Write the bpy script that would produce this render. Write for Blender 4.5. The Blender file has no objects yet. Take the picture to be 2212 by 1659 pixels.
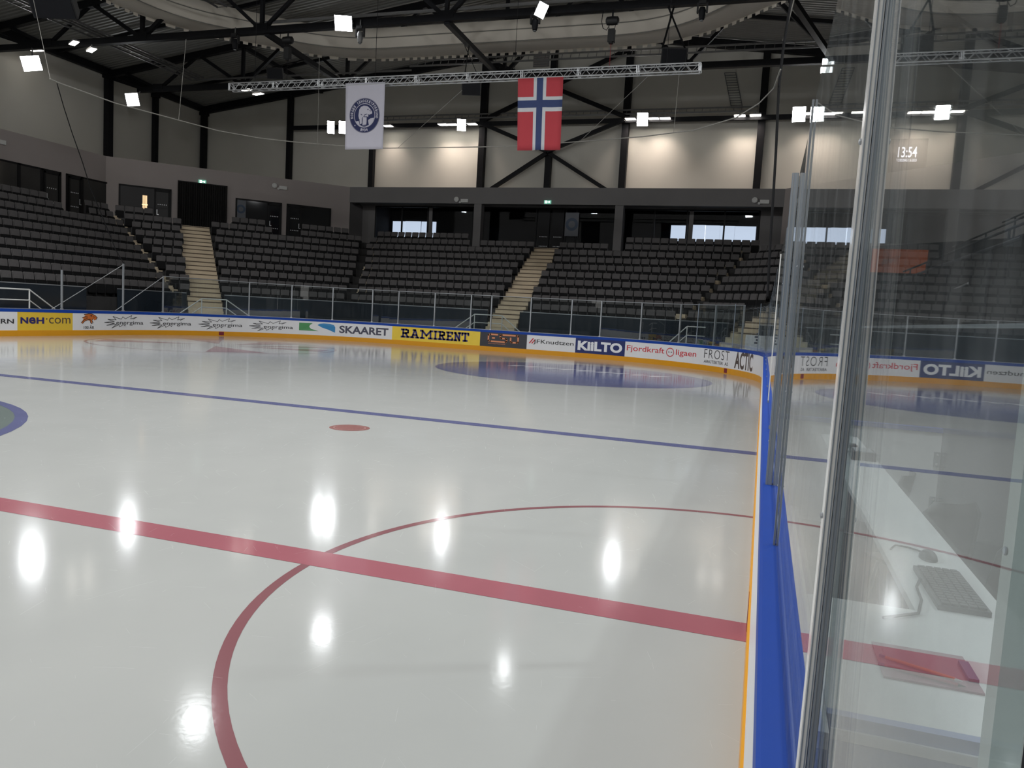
import bpy, math, random
from math import sin, cos, pi, sqrt, radians, atan2, hypot
from mathutils import Vector, Matrix

random.seed(7)
SC = bpy.context.scene
COL = SC.collection

# ------------------------------------------------------------------ camera
FPX, YAW, PIT, ROL = 1666.6, 0.31037, -0.09108, 0.05628
CAM = Vector((-0.06, -4.7762, 1.84608))
W_, H_ = 2212.0, 1659.0
FW = Vector((-sin(YAW) * cos(PIT), cos(YAW) * cos(PIT), sin(PIT)))
_rt = Vector((cos(YAW), sin(YAW), 0.0))
_up = _rt.cross(FW)
RT = _rt * cos(ROL) + _up * sin(ROL)
UP = _up * cos(ROL) - _rt * sin(ROL)
cd = bpy.data.cameras.new('camera')
cam = bpy.data.objects.new('camera', cd)
COL.objects.link(cam)
cd.sensor_width = 36.0
cd.lens = 36.0 * FPX / W_
cd.clip_start = 0.02
cd.clip_end = 400
m = Matrix((RT, UP, -FW)).transposed().to_4x4()
m.translation = CAM
cam.matrix_world = m
SC.camera = cam

# ------------------------------------------------------------------ world, exposure
wd = bpy.data.worlds.new('world')
SC.world = wd
wd.use_nodes = True
bg = wd.node_tree.nodes['Background']
bg.inputs[0].default_value = (1.0, 0.97, 0.93, 1)
bg.inputs[1].default_value = 0.36
SC.view_settings.view_transform = 'Standard'
SC.view_settings.look = 'None'
SC.view_settings.gamma = 1.0
SC.view_settings.use_curve_mapping = False
SC.view_settings.exposure = 1.15
SC.cycles.use_denoising = True
SC.cycles.max_bounces = 9
SC.cycles.diffuse_bounces = 3
SC.cycles.glossy_bounces = 4
SC.cycles.transmission_bounces = 4
SC.cycles.transparent_max_bounces = 24
SC.cycles.sample_clamp_indirect = 4.0
SC.cycles.caustics_reflective = False
SC.cycles.caustics_refractive = False
FLOOD_W = 400.0      # power of one floodlight
WASH_W = 13.0        # power of one wall washer


def ray(u, v):
    return FW + RT * ((u - W_ / 2) / FPX) - UP * ((v - H_ / 2) / FPX)


def P(u, v, axis, val):
    d = ray(u, v)
    return CAM + d * ((val - CAM[axis]) / d[axis])


def PN(u, v, n, N):
    d = ray(u, v)
    return CAM + d * ((N - CAM.x * n[0] - CAM.y * n[1]) / (d.x * n[0] + d.y * n[1]))


def depth(p):
    return (Vector(p) - CAM).dot(FW)


def px(p):
    d = Vector(p) - CAM
    z = d.dot(FW)
    return (W_ / 2 + FPX * d.dot(RT) / z, H_ / 2 - FPX * d.dot(UP) / z)


# ------------------------------------------------------------------ materials
def sl(r, g, b):
    f = lambda c: (c / 255.0 / 12.92) if c / 255.0 <= 0.04045 else ((c / 255.0 + 0.055) / 1.055) ** 2.4
    return (f(r), f(g), f(b))


def mat(name, col, rough=0.6, metal=0.0, var=0.12, scale=4.0, bump=0.0, spec=0.5, coat=0.0, emit=None, es=1.0):
    M = bpy.data.materials.new(name)
    M.use_nodes = True
    nt = M.node_tree
    b = nt.nodes['Principled BSDF']
    b.inputs['Roughness'].default_value = rough
    b.inputs['Metallic'].default_value = metal
    b.inputs['Specular IOR Level'].default_value = spec
    b.inputs['Coat Weight'].default_value = coat
    tc = nt.nodes.new('ShaderNodeTexCoord')
    nz = nt.nodes.new('ShaderNodeTexNoise')
    nz.inputs['Scale'].default_value = scale
    nz.inputs['Detail'].default_value = 4
    nt.links.new(tc.outputs['Object'], nz.inputs['Vector'])
    mx = nt.nodes.new('ShaderNodeMix')
    mx.data_type = 'RGBA'
    mx.inputs['A'].default_value = (*[c * (1 - var) for c in col], 1)
    mx.inputs['B'].default_value = (*[min(1, c * (1 + var)) for c in col], 1)
    nt.links.new(nz.outputs['Fac'], mx.inputs['Factor'])
    nt.links.new(mx.outputs['Result'], b.inputs['Base Color'])
    if bump:
        bp = nt.nodes.new('ShaderNodeBump')
        bp.inputs['Strength'].default_value = bump
        bp.inputs['Distance'].default_value = 0.02
        nt.links.new(nz.outputs['Fac'], bp.inputs['Height'])
        nt.links.new(bp.outputs['Normal'], b.inputs['Normal'])
    if emit:
        b.inputs['Emission Color'].default_value = (*emit, 1)
        b.inputs['Emission Strength'].default_value = es
    return M


def nodes_math(nt, op, a, b=None, c=None):
    n = nt.nodes.new('ShaderNodeMath')
    n.operation = op
    for i, x in enumerate((a, b, c)):
        if x is None:
            continue
        if isinstance(x, (int, float)):
            n.inputs[i].default_value = x
        else:
            nt.links.new(x, n.inputs[i])
    return n.outputs[0]


def ice_mat(name, col, rough=0.10, mottle=None):
    """skated ice: pale body, glossy skin, skate scratches"""
    M = bpy.data.materials.new(name)
    M.use_nodes = True
    nt = M.node_tree
    b = nt.nodes['Principled BSDF']
    tc = nt.nodes.new('ShaderNodeTexCoord')
    nz = nt.nodes.new('ShaderNodeTexNoise')
    nz.inputs['Scale'].default_value = 1.3
    nz.inputs['Detail'].default_value = 5
    nt.links.new(tc.outputs['Object'], nz.inputs['Vector'])
    mx = nt.nodes.new('ShaderNodeMix')
    mx.data_type = 'RGBA'
    k = 0.05 if mottle is None else 0.14
    mx.inputs['A'].default_value = (*[c * (1 - k) for c in col], 1)
    mx.inputs['B'].default_value = (*[min(1, c * (1 + k)) for c in col], 1)
    nt.links.new(nz.outputs['Fac'], mx.inputs['Factor'])
    # scratches: thin bands of a stretched, warped wave, broken up by noise
    hs = []
    for i, (ang, sc) in enumerate(((0.3, 1.7), (1.25, 1.3), (2.2, 1.9), (2.85, 1.5))):
        mp = nt.nodes.new('ShaderNodeMapping')
        mp.inputs['Rotation'].default_value = (0, 0, ang)
        mp.inputs['Location'].default_value = (i * 13.7, i * 5.1, 0)
        nt.links.new(tc.outputs['Object'], mp.inputs['Vector'])
        wv = nt.nodes.new('ShaderNodeTexWave')
        wv.inputs['Scale'].default_value = sc
        wv.inputs['Distortion'].default_value = 7.0
        wv.inputs['Detail'].default_value = 1.5
        wv.inputs['Detail Scale'].default_value = 0.35
        nt.links.new(mp.outputs['Vector'], wv.inputs['Vector'])
        n2 = nt.nodes.new('ShaderNodeTexNoise')
        n2.inputs['Scale'].default_value = 1.6 + 0.5 * i
        n2.inputs['Detail'].default_value = 3
        nt.links.new(mp.outputs['Vector'], n2.inputs['Vector'])
        line = nodes_math(nt, 'GREATER_THAN', wv.outputs['Fac'], 0.99988)
        gate = nodes_math(nt, 'GREATER_THAN', n2.outputs['Fac'], 0.63)
        hs.append(nodes_math(nt, 'MULTIPLY', line, gate))
    s = hs[0]
    for h in hs[1:]:
        s = nodes_math(nt, 'MAXIMUM', s, h)
    fine = nt.nodes.new('ShaderNodeTexNoise')
    fine.inputs['Scale'].default_value = 26
    fine.inputs['Detail'].default_value = 3
    nt.links.new(tc.outputs['Object'], fine.inputs['Vector'])
    wide = nt.nodes.new('ShaderNodeTexNoise')
    wide.inputs['Scale'].default_value = 0.5
    wide.inputs['Detail'].default_value = 2
    nt.links.new(tc.outputs['Object'], wide.inputs['Vector'])
    mx2 = nt.nodes.new('ShaderNodeMix')
    mx2.data_type = 'RGBA'
    nt.links.new(nodes_math(nt, 'MULTIPLY', s, 0.14), mx2.inputs['Factor'])
    nt.links.new(mx.outputs['Result'], mx2.inputs['A'])
    mx2.inputs['B'].default_value = (0.9, 0.92, 0.92, 1)
    nt.links.new(mx2.outputs['Result'], b.inputs['Base Color'])
    r = nodes_math(nt, 'MULTIPLY_ADD', wide.outputs['Fac'], 0.05, rough - 0.02)
    r = nodes_math(nt, 'MULTIPLY_ADD', s, 0.35, r)
    nt.links.new(r, b.inputs['Roughness'])
    hgt = nodes_math(nt, 'MULTIPLY_ADD', s, 0.6, nodes_math(nt, 'MULTIPLY', fine.outputs['Fac'], 0.10))
    bp = nt.nodes.new('ShaderNodeBump')
    bp.inputs['Strength'].default_value = 0.5
    bp.inputs['Distance'].default_value = 0.004
    nt.links.new(hgt, bp.inputs['Height'])
    nt.links.new(bp.outputs['Normal'], b.inputs['Normal'])
    b.inputs['IOR'].default_value = 1.31
    b.inputs['Specular IOR Level'].default_value = 0.5
    return M


def glass_mat(name, haze=0.03, tint=(0.93, 0.96, 0.95), streaks=True, ior=1.5, hazecol=(0.75, 0.78, 0.8)):
    M = bpy.data.materials.new(name)
    M.use_nodes = True
    nt = M.node_tree
    nt.nodes.clear()
    out = nt.nodes.new('ShaderNodeOutputMaterial')
    tr = nt.nodes.new('ShaderNodeBsdfTransparent')
    tr.inputs[0].default_value = (*tint, 1)
    gl = nt.nodes.new('ShaderNodeBsdfGlossy')
    gl.inputs['Roughness'].default_value = 0.012
    gl.inputs['Color'].default_value = (1, 1, 1, 1)
    geo = nt.nodes.new('ShaderNodeNewGeometry')
    fr = nt.nodes.new('ShaderNodeFresnel')
    # same reflectance on the way in and out of the sheet
    nt.links.new(nodes_math(nt, 'MULTIPLY_ADD', geo.outputs['Backfacing'], 1.0 / ior - ior, ior), fr.inputs['IOR'])
    m1 = nt.nodes.new('ShaderNodeMixShader')
    nt.links.new(fr.outputs[0], m1.inputs[0])
    nt.links.new(tr.outputs[0], m1.inputs[1])
    nt.links.new(gl.outputs[0], m1.inputs[2])
    df = nt.nodes.new('ShaderNodeBsdfDiffuse')
    df.inputs[0].default_value = (*hazecol, 1)
    tl = nt.nodes.new('ShaderNodeBsdfTranslucent')
    tl.inputs[0].default_value = (*hazecol, 1)
    ad = nt.nodes.new('ShaderNodeMixShader')
    nt.links.new(df.outputs[0], ad.inputs[1])
    nt.links.new(tl.outputs[0], ad.inputs[2])
    m2 = nt.nodes.new('ShaderNodeMixShader')
    if streaks:
        tc = nt.nodes.new('ShaderNodeTexCoord')
        mp = nt.nodes.new('ShaderNodeMapping')
        mp.inputs['Scale'].default_value = (9, 9, 0.8)
        nt.links.new(tc.outputs['Object'], mp.inputs['Vector'])
        nz = nt.nodes.new('ShaderNodeTexNoise')
        nz.inputs['Scale'].default_value = 1.5
        nz.inputs['Detail'].default_value = 5
        nt.links.new(mp.outputs['Vector'], nz.inputs['Vector'])
        rp = nt.nodes.new('ShaderNodeMapRange')
        rp.inputs['From Min'].default_value = 0.45
        rp.inputs['From Max'].default_value = 0.75
        rp.inputs['To Min'].default_value = haze * 0.5
        rp.inputs['To Max'].default_value = haze * 3.0
        nt.links.new(nz.outputs['Fac'], rp.inputs['Value'])
        nt.links.new(rp.outputs[0], m2.inputs[0])
    else:
        m2.inputs[0].default_value = haze
    nt.links.new(m1.outputs[0], m2.inputs[1])
    nt.links.new(ad.outputs[0], m2.inputs[2])
    nt.links.new(m2.outputs[0], out.inputs[0])
    return M


def emis(name, col, s):
    M = mat(name, (0.8, 0.8, 0.8), 0.3, var=0.03, emit=col, es=s)
    return M


M = {}
M['ice'] = ice_mat('skated_ice', (0.425, 0.43, 0.41))
M['ice_red'] = ice_mat('ice_red_paint', sl(160, 98, 106), mottle=1)
M['ice_red_thin'] = ice_mat('ice_thin_red_paint', sl(134, 90, 94), mottle=1)
M['ice_blue'] = ice_mat('ice_blue_paint', sl(98, 101, 136), mottle=1)
M['ice_green'] = ice_mat('ice_grey_green_paint', sl(110, 120, 116), mottle=1)
M['ice_pale'] = ice_mat('ice_pale_paint', sl(205, 206, 214))
M['white_board'] = mat('white_board_plastic', sl(222, 222, 224), 0.38, var=0.04, scale=2.5)
M['yellow_kick'] = mat('yellow_kickplate', sl(214, 148, 20), 0.35, var=0.06, scale=1.5)
M['blue_cap'] = mat('blue_cap_plastic', sl(14, 62, 152), 0.5, var=0.06, scale=6, spec=0.25)
M['ad_yellow'] = mat('yellow_ad_film', sl(232, 200, 66), 0.4, var=0.05)
M['ad_gold'] = mat('gold_ad_film', sl(222, 186, 58), 0.4, var=0.05)
M['ad_dark'] = mat('charcoal_ad_film', sl(54, 54, 60), 0.4, var=0.1)
M['ad_navy'] = mat('navy_ad_film', sl(22, 38, 98), 0.4, var=0.1)
M['ink_black'] = mat('black_print', sl(34, 34, 38), 0.45, var=0.1)
M['ink_navy'] = mat('navy_print', sl(40, 36, 100), 0.45, var=0.1)
M['ink_grey'] = mat('slate_print', sl(66, 66, 84), 0.45, var=0.1)
M['ink_brown'] = mat('umber_print', sl(78, 66, 62), 0.45, var=0.1)
M['ink_red'] = mat('red_print', sl(196, 52, 60), 0.45, var=0.08)
M['ink_white'] = mat('white_print', sl(226, 228, 232), 0.45, var=0.03)
M['ink_copper'] = mat('copper_print', sl(216, 140, 100), 0.45, var=0.08)
M['ink_green'] = mat('green_print', sl(70, 140, 84), 0.45, var=0.08)
M['ink_blue'] = mat('sky_blue_print', sl(46, 130, 184), 0.45, var=0.08)
M['ink_orange'] = mat('orange_print', sl(200, 108, 44), 0.45, var=0.12, scale=9)
M['concrete'] = mat('dark_concrete', (0.028, 0.027, 0.027), 0.85, var=0.2, scale=1.2, bump=0.2)
M['stair'] = mat('pale_stair_concrete', sl(200, 184, 158), 0.8, var=0.14, scale=2.0, bump=0.2)
M['step_shadow'] = mat('brown_step_shadow', sl(92, 78, 66), 0.8, var=0.15)  # dark colour painted for the shadow lines of the steps
M['rubber'] = mat('walkway_rubber', (0.05, 0.055, 0.06), 0.8, var=0.2)
M['parapet'] = mat('dark_blue_parapet_panel', (0.016, 0.022, 0.030), 0.16, var=0.2, scale=0.8, spec=0.6)
M['wall_up'] = mat('pale_sandwich_panel', (0.72, 0.70, 0.63), 0.75, var=0.05, scale=0.6)
M['wall_band'] = mat('taupe_plaster', (0.36, 0.32, 0.305), 0.8, var=0.06, scale=0.7)
M['wall_dark'] = mat('charcoal_plaster', (0.19, 0.183, 0.182), 0.8, var=0.08, scale=0.7)
M['lounge'] = mat('dark_lounge_finish', (0.012, 0.012, 0.015), 0.8, var=0.3, spec=0.2)
M['steel'] = mat('black_steel', (0.010, 0.0105, 0.013), 0.55, var=0.25, scale=3, spec=0.2)
M['roof'] = mat('galvanised_roof_sheet', (0.36, 0.36, 0.34), 0.6, metal=0.1, var=0.12, scale=0.5)
M['duct'] = mat('pale_fabric_duct', (0.86, 0.80, 0.70), 0.9, var=0.06, scale=0.4, bump=0.1)
M['alu'] = mat('bright_aluminium', (0.55, 0.56, 0.57), 0.35, metal=0.7, var=0.1)
M['alu_dull'] = mat('dull_aluminium', (0.34, 0.36, 0.38), 0.45, metal=0.5, var=0.1)
M['galv'] = mat('galvanised_tray', (0.22, 0.22, 0.22), 0.5, metal=0.5, var=0.15)
M['white_paint'] = mat('white_tube_paint', (0.62, 0.62, 0.60), 0.5, var=0.06)
M['black_plastic'] = mat('black_plastic', (0.012, 0.012, 0.013), 0.5, var=0.3, scale=12)
M['seat_cloth'] = mat('grey_seat_upholstery', (0.092, 0.086, 0.086), 0.85, var=0.25, scale=7, bump=0.15)
M['seat_pan'] = mat('shaded_seat_pan', (0.006, 0.006, 0.0065), 0.8, var=0.25, scale=7, spec=0.2)  # near-black: shade below the backrests is put into the pan colour
M['curtain'] = mat('black_drape', (0.011, 0.010, 0.010), 0.95, var=0.3)
M['frame'] = mat('black_window_frame', (0.006, 0.006, 0.007), 0.5, var=0.2, spec=0.2)
M['rope'] = mat('grey_rope', (0.30, 0.29, 0.26), 0.8, var=0.2, scale=20)
M['cable'] = mat('black_cable', (0.008, 0.008, 0.009), 0.7, var=0.3, scale=20, spec=0.2)
M['flag_red'] = mat('flag_red_cloth', sl(168, 54, 62), 0.85, var=0.06, scale=3)
M['flag_white'] = mat('flag_white_cloth', sl(186, 188, 190), 0.85, var=0.03)
M['flag_blue'] = mat('flag_blue_cloth', sl(46, 60, 100), 0.85, var=0.08)
M['banner'] = mat('banner_white_cloth', sl(172, 170, 180), 0.85, var=0.03)
M['banner_navy'] = mat('banner_navy_print', sl(30, 36, 74), 0.85, var=0.08)
M['orange_cloth'] = mat('orange_banner_cloth', sl(200, 92, 34), 0.85, var=0.1)
M['glass_far'] = glass_mat('rink_glass', 0.007, (0.90, 0.93, 0.93), True)
M['glass_near'] = glass_mat('scuffed_rink_glass', 0.030, (0.86, 0.90, 0.90), True)
M['glass_lounge'] = glass_mat('lounge_glass', 0.0, (0.62, 0.65, 0.68), False, ior=1.16)
M['acrylic'] = mat('blue_grey_acrylic_edge', (0.25, 0.29, 0.34), 0.12, var=0.15, scale=5, coat=0.5)
M['acrylic_white'] = mat('white_acrylic_edge', (0.85, 0.85, 0.83), 0.2, var=0.1, scale=5, coat=0.3)
M['lamp_cool'] = emis('cool_white_lens', (0.95, 0.98, 1.0), 5)
M['lamp_warm'] = emis('warm_white_lens', (1.0, 0.93, 0.84), 6)
M['exit_green'] = mat('green_exit_sign', (0.02, 0.30, 0.16), 0.4, emit=(0.20, 0.50, 0.38), es=0.35)
M['exit_white'] = emis('lit_white_sign', (0.9, 1.0, 0.95), 1.6)
M['daylight'] = emis('daylight_window', (0.82, 0.88, 1.0), 0.75)
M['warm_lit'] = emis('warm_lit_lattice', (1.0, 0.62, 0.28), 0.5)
M['lit_text'] = emis('lit_digits', (0.95, 0.9, 1.0), 1.5)
M['desk'] = mat('white_desk_laminate', (0.62, 0.63, 0.63), 0.35, var=0.05)
M['keys'] = mat('dark_grey_keys', (0.035, 0.036, 0.038), 0.5, var=0.3, scale=30)
M['chair'] = mat('black_shell_plastic', (0.022, 0.023, 0.025), 0.4, var=0.2)
M['mat_blue'] = mat('blue_grey_pad', sl(120, 134, 176), 0.6, var=0.06)
M['clip'] = mat('plum_clipboard', sl(128, 72, 92), 0.5, var=0.1)
M['pencil'] = mat('orange_pencil', sl(222, 112, 58), 0.5, var=0.1)
M['pen'] = mat('red_pen', sl(150, 42, 70), 0.3, var=0.1)
M['frost_post'] = mat('pale_grey_post', (0.34, 0.37, 0.36), 0.5, var=0.06)


# ------------------------------------------------------------------ mesh building
class MB:
    def __init__(self):
        self.v, self.f, self.mi = [], [], []

    def add(self, vs, fs, mi=0):
        o = len(self.v)
        self.v += [Vector(x) for x in vs]
        self.f += [tuple(i + o for i in f) for f in fs]
        self.mi += [mi] * len(fs)
        return self

    def frame_box(self, c, ax, ay, az, mi=0):
        """box from centre and three half-axis vectors"""
        c, ax, ay, az = Vector(c), Vector(ax), Vector(ay), Vector(az)
        vs = [c + ax * sx + ay * sy + az * sz for sx in (-1, 1) for sy in (-1, 1) for sz in (-1, 1)]
        fs = [(0, 1, 3, 2), (4, 6, 7, 5), (0, 4, 5, 1), (2, 3, 7, 6), (0, 2, 6, 4), (1, 5, 7, 3)]
        if ax.cross(ay).dot(az) < 0:
            fs = [f[::-1] for f in fs]
        return self.add(vs, fs, mi)

    def box(self, x0, x1, y0, y1, z0, z1, mi=0):
        return self.frame_box(((x0 + x1) / 2, (y0 + y1) / 2, (z0 + z1) / 2), ((x1 - x0) / 2, 0, 0), (0, (y1 - y0) / 2, 0), (0, 0, (z1 - z0) / 2), mi)

    def bar(self, a, b, w, h=None, up=(0, 0, 1), mi=0):
        a, b = Vector(a), Vector(b)
        h = h or w
        d = b - a
        L = d.length
        if L < 1e-6:
            return self
        d.normalize()
        u = Vector(up)
        if abs(d.dot(u)) > 0.98:
            u = Vector((1, 0, 0))
        s = d.cross(u).normalized()
        u = s.cross(d)
        return self.frame_box((a + b) / 2, s * (w / 2), d * (L / 2), u * (h / 2), mi)

    def tube(self, pts, r, n=8, mi=0, caps=True):
        pts = [Vector(p) for p in pts]
        rings = []
        for i, p in enumerate(pts):
            d = (pts[min(i + 1, len(pts) - 1)] - pts[max(i - 1, 0)]).normalized()
            u = Vector((0, 0, 1)) if abs(d.z) < 0.95 else Vector((1, 0, 0))
            s = d.cross(u).normalized()
            u = s.cross(d)
            rings.append([p + (s * cos(2 * pi * k / n) + u * sin(2 * pi * k / n)) * r for k in range(n)])
        vs = [x for rg in rings for x in rg]
        fs = []
        for i in range(len(rings) - 1):
            for k in range(n):
                a, b = i * n + k, i * n + (k + 1) % n
                fs.append((a, b, b + n, a + n))
        if caps:
            fs.append(tuple(range(n))[::-1])
            fs.append(tuple(range((len(rings) - 1) * n, len(rings) * n)))
        return self.add(vs, fs, mi)

    def lathe(self, c, prof, n=16, axis=(0, 0, 1), mi=0):
        c = Vector(c)
        a = Vector(axis).normalized()
        s = a.orthogonal().normalized()
        t = a.cross(s)
        vs, fs = [], []
        for (r, z) in prof:
            for k in range(n):
                vs.append(c + a * z + (s * cos(2 * pi * k / n) + t * sin(2 * pi * k / n)) * max(r, 1e-4))
        for i in range(len(prof) - 1):
            for k in range(n):
                p, q = i * n + k, i * n + (k + 1) % n
                fs.append((p, q, q + n, p + n))
        fs.append(tuple(range(n))[::-1])
        fs.append(tuple(range((len(prof) - 1) * n, len(prof) * n)))
        return self.add(vs, fs, mi)

    def prism(self, poly, off, mi=0):
        """closed polygon (list of 3D points) extruded by vector off"""
        off = Vector(off)
        n = len(poly)
        vs = [Vector(p) for p in poly] + [Vector(p) + off for p in poly]
        fs = [tuple(range(n))[::-1], tuple(range(n, 2 * n))]
        for i in range(n):
            j = (i + 1) % n
            fs.append((i, j, j + n, i + n))
        return self.add(vs, fs, mi)

    def build(self, name, material, parent=None, base=None, smooth=False):
        mats = material if isinstance(material, (list, tuple)) else [material]
        if parent is not None:
            o0 = Vector((0, 0, 0)) if base == 'local' else world_loc(parent)
        elif base is not None and base != 'local':
            o0 = Vector(base)
        elif base == 'local':
            o0 = Vector((0, 0, 0))
        else:
            xs = [v.x for v in self.v]; ys = [v.y for v in self.v]; zs = [v.z for v in self.v]
            o0 = Vector(((min(xs) + max(xs)) / 2, (min(ys) + max(ys)) / 2, min(zs)))
        me = bpy.data.meshes.new(name)
        me.from_pydata([tuple(v - o0) for v in self.v], [], self.f)
        for mm in mats:
            me.materials.append(mm)
        if len(mats) > 1:
            me.polygons.foreach_set('material_index', self.mi)
        if smooth:
            me.polygons.foreach_set('use_smooth', [True] * len(me.polygons))
            try:
                me.set_sharp_from_angle(angle=radians(40))
            except Exception:
                pass
        me.update()
        ob = bpy.data.objects.new(name, me)
        COL.objects.link(ob)
        if parent is not None:
            ob.parent = parent
        else:
            ob.location = o0
        return ob


def world_loc(o):
    l = Vector(o.location)
    while o.parent is not None:
        o = o.parent
        l = l + Vector(o.location)
    return l


def empty(name, loc, rz=0.0):
    o = bpy.data.objects.new(name, None)
    o.empty_display_size = 0.1
    COL.objects.link(o)
    o.location = loc
    o.rotation_euler = (0, 0, rz)
    return o


def tag(o, label=None, cat=None, group=None, kind=None):
    if label: o['label'] = label
    if cat: o['category'] = cat
    if group: o['group'] = group
    if kind: o['kind'] = kind
    return o


def struct(o, label=None):
    o['kind'] = 'structure'
    if label: o['label'] = label
    return o


def children(o):
    return [c for c in KIDS.get(o.name, [])]


KIDS = {}


def index_kids():
    KIDS.clear()
    for o in COL.objects:
        if o.parent:
            KIDS.setdefault(o.parent.name, []).append(o)


def copy_tree(o, parent=None):
    c = o.copy()
    COL.objects.link(c)
    if parent is not None:
        c.parent = parent
    for ch in KIDS.get(o.name, []):
        copy_tree(ch, c)
    return c


ORD = ['zeroth', 'first', 'second', 'third', 'fourth', 'fifth', 'sixth', 'seventh', 'eighth', 'ninth', 'tenth', 'eleventh', 'twelfth',
       'thirteenth', 'fourteenth', 'fifteenth', 'sixteenth', 'seventeenth', 'eighteenth', 'nineteenth', 'twentieth', 'twenty-first',
       'twenty-second', 'twenty-third', 'twenty-fourth', 'twenty-fifth', 'twenty-sixth', 'twenty-seventh', 'twenty-eighth', 'twenty-ninth', 'thirtieth']


def text_mesh(s, offset=0.0, shear=0.0, space=1.0):
    """unit text outline -> (verts 2D, faces) normalised to its own bounding box"""
    cu = bpy.data.curves.new('txt', 'FONT')
    cu.body = s
    cu.offset = offset
    cu.shear = shear
    cu.space_character = space
    cu.resolution_u = 4
    o = bpy.data.objects.new('txt', cu)
    COL.objects.link(o)
    dg = bpy.context.evaluated_depsgraph_get()
    me = bpy.data.meshes.new_from_object(o.evaluated_get(dg))
    vs = [(v.co.x, v.co.y) for v in me.vertices]
    fs = [tuple(p.vertices) for p in me.polygons]
    bpy.data.objects.remove(o)
    bpy.data.curves.remove(cu)
    bpy.data.meshes.remove(me)
    x0 = min(v[0] for v in vs); x1 = max(v[0] for v in vs)
    y0 = min(v[1] for v in vs); y1 = max(v[1] for v in vs)
    return [((x - x0) / (x1 - x0), (y - y0) / (y1 - y0)) for x, y in vs], fs


# ------------------------------------------------------------------ rink outline
R_ = 8.6
HW, HL = 26.0, 30.0
A_ = pi / 2 * R_
S_END = HL - R_                      # 21.4: side straight ends
S1 = S_END + A_
S2 = S1 + (HW - 2 * R_)
S3 = S2 + A_


def bp(s, off=0.0):
    """point on the inner board face; off > 0 moves outward. s = 0 at centre line on the camera's side"""
    if s <= S_END:
        return Vector((off, s, 0)), Vector((1, 0, 0))
    if s <= S1:
        a = (s - S_END) / R_
        n = Vector((cos(a), sin(a), 0))
        return Vector((-R_, S_END, 0)) + n * (R_ + off), n
    if s <= S2:
        return Vector((-R_ - (s - S1), HL + off, 0)), Vector((0, 1, 0))
    if s <= S3:
        a = pi / 2 + (s - S2) / R_
        n = Vector((cos(a), sin(a), 0))
        return Vector((-HW + R_, S_END, 0)) + n * (R_ + off), n
    return Vector((-HW - off, S_END - (s - S3), 0)), Vector((-1, 0, 0))


def s_of_u(u, z=0.55, lo=8.0, hi=S3 + 25):
    """arc length along the boards seen at picture column u"""
    def col(s):
        p, _ = bp(s)
        p.z = z
        return px(p)[0]
    a, b = lo, hi
    for _ in range(60):
        mm = (a + b) / 2
        if col(mm) > u:
            a = mm
        else:
            b = mm
    return (a + b) / 2


# ------------------------------------------------------------------ ice and floor
def rink_poly(off=0.0, n=24):
    pts = []
    for cx, cy, a0 in ((-R_, HL - R_, 0), (-HW + R_, HL - R_, pi / 2), (-HW + R_, -HL + R_, pi), (-R_, -HL + R_, 1.5 * pi)):
        for i in range(n + 1):
            a = a0 + pi / 2 * i / n
            pts.append((cx + (R_ + off) * cos(a), cy + (R_ + off) * sin(a)))
    return pts


mb = MB()
mb.prism([(x, y, -0.10) for x, y in rink_poly(0.02)], (0, 0, 0.10))
ice = mb.build('ice_sheet', M['ice'], base=(0, 0, 0))
struct(ice, 'glossy skated ice surface with scratches and painted lines')


def ring_mesh(mb_, cx, cy, r0, r1, a0=0, a1=2 * pi, n=64, z=0.0012):
    vs, fs = [], []
    for i in range(n + 1):
        a = a0 + (a1 - a0) * i / n
        vs += [(cx + r0 * cos(a), cy + r0 * sin(a), z), (cx + r1 * cos(a), cy + r1 * sin(a), z)]
    for i in range(n):
        fs.append((2 * i, 2 * i + 1, 2 * i + 3, 2 * i + 2))
    mb_.add(vs, fs)
    return mb_


def disc_mesh(mb_, cx, cy, r, n=64, z=0.0012):
    mb_.add([(cx + r * cos(2 * pi * i / n), cy + r * sin(2 * pi * i / n), z) for i in range(n)], [tuple(range(n))])
    return mb_


def quad(mb_, x0, x1, y0, y1, z):
    mb_.add([(x0, y0, z), (x1, y0, z), (x1, y1, z), (x0, y1, z)], [(0, 1, 2, 3)])
    return mb_


quad(MB(), -26, 0, -0.15, 0.15, 0.0014).build('center_line', M['ice_red'], ice)
quad(MB(), -26, 0, 6.85, 7.15, 0.0014).build('blue_line', M['ice_blue'], ice)
quad(MB(), -24.7, -1.3, 25.97, 26.03, 0.0014).build('goal_line', M['ice_red_thin'], ice)
ring_mesh(MB(), 0, 0, 2.965, 3.035, pi / 2, 1.5 * pi, 72).build('referee_crease', M['ice_red_thin'], ice)
disc_mesh(MB(), -5.85, 5.42, 0.30).build('faceoff_spot', ice_mat('ice_brick_paint', sl(150, 106, 102), mottle=1), ice)
ring_mesh(MB(), -5.85, 5.42, 0.225, 0.24, z=0.0022).build('faceoff_spot_ring', ice_mat('ice_pale_brick_paint', sl(176, 140, 136)), ice)
disc_mesh(MB(), -5.95, 20.0, 4.5).build('blue_faceoff_disc', M['ice_blue'], ice)
mbx = MB()
for i in range(9):
    xx = -8.6 + i * 0.62
    mbx.add([(xx, 21.1, 0.0022), (xx + 0.3, 21.15, 0.0022), (xx + 0.55 + 0.1 * (i % 3), 21.9, 0.0022), (xx + 0.12, 21.7, 0.0022)], [(0, 1, 2, 3)])
mbx.build('disc_lettering', M['ice_pale'], ice)
disc_mesh(MB(), -12.76, 0, 4.4).build('center_disc', M['ice_green'], ice)
ring_mesh(MB(), -12.76, 0, 4.34, 4.5, z=0.0022).build('center_disc_rim', M['ice_blue'], ice)
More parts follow.
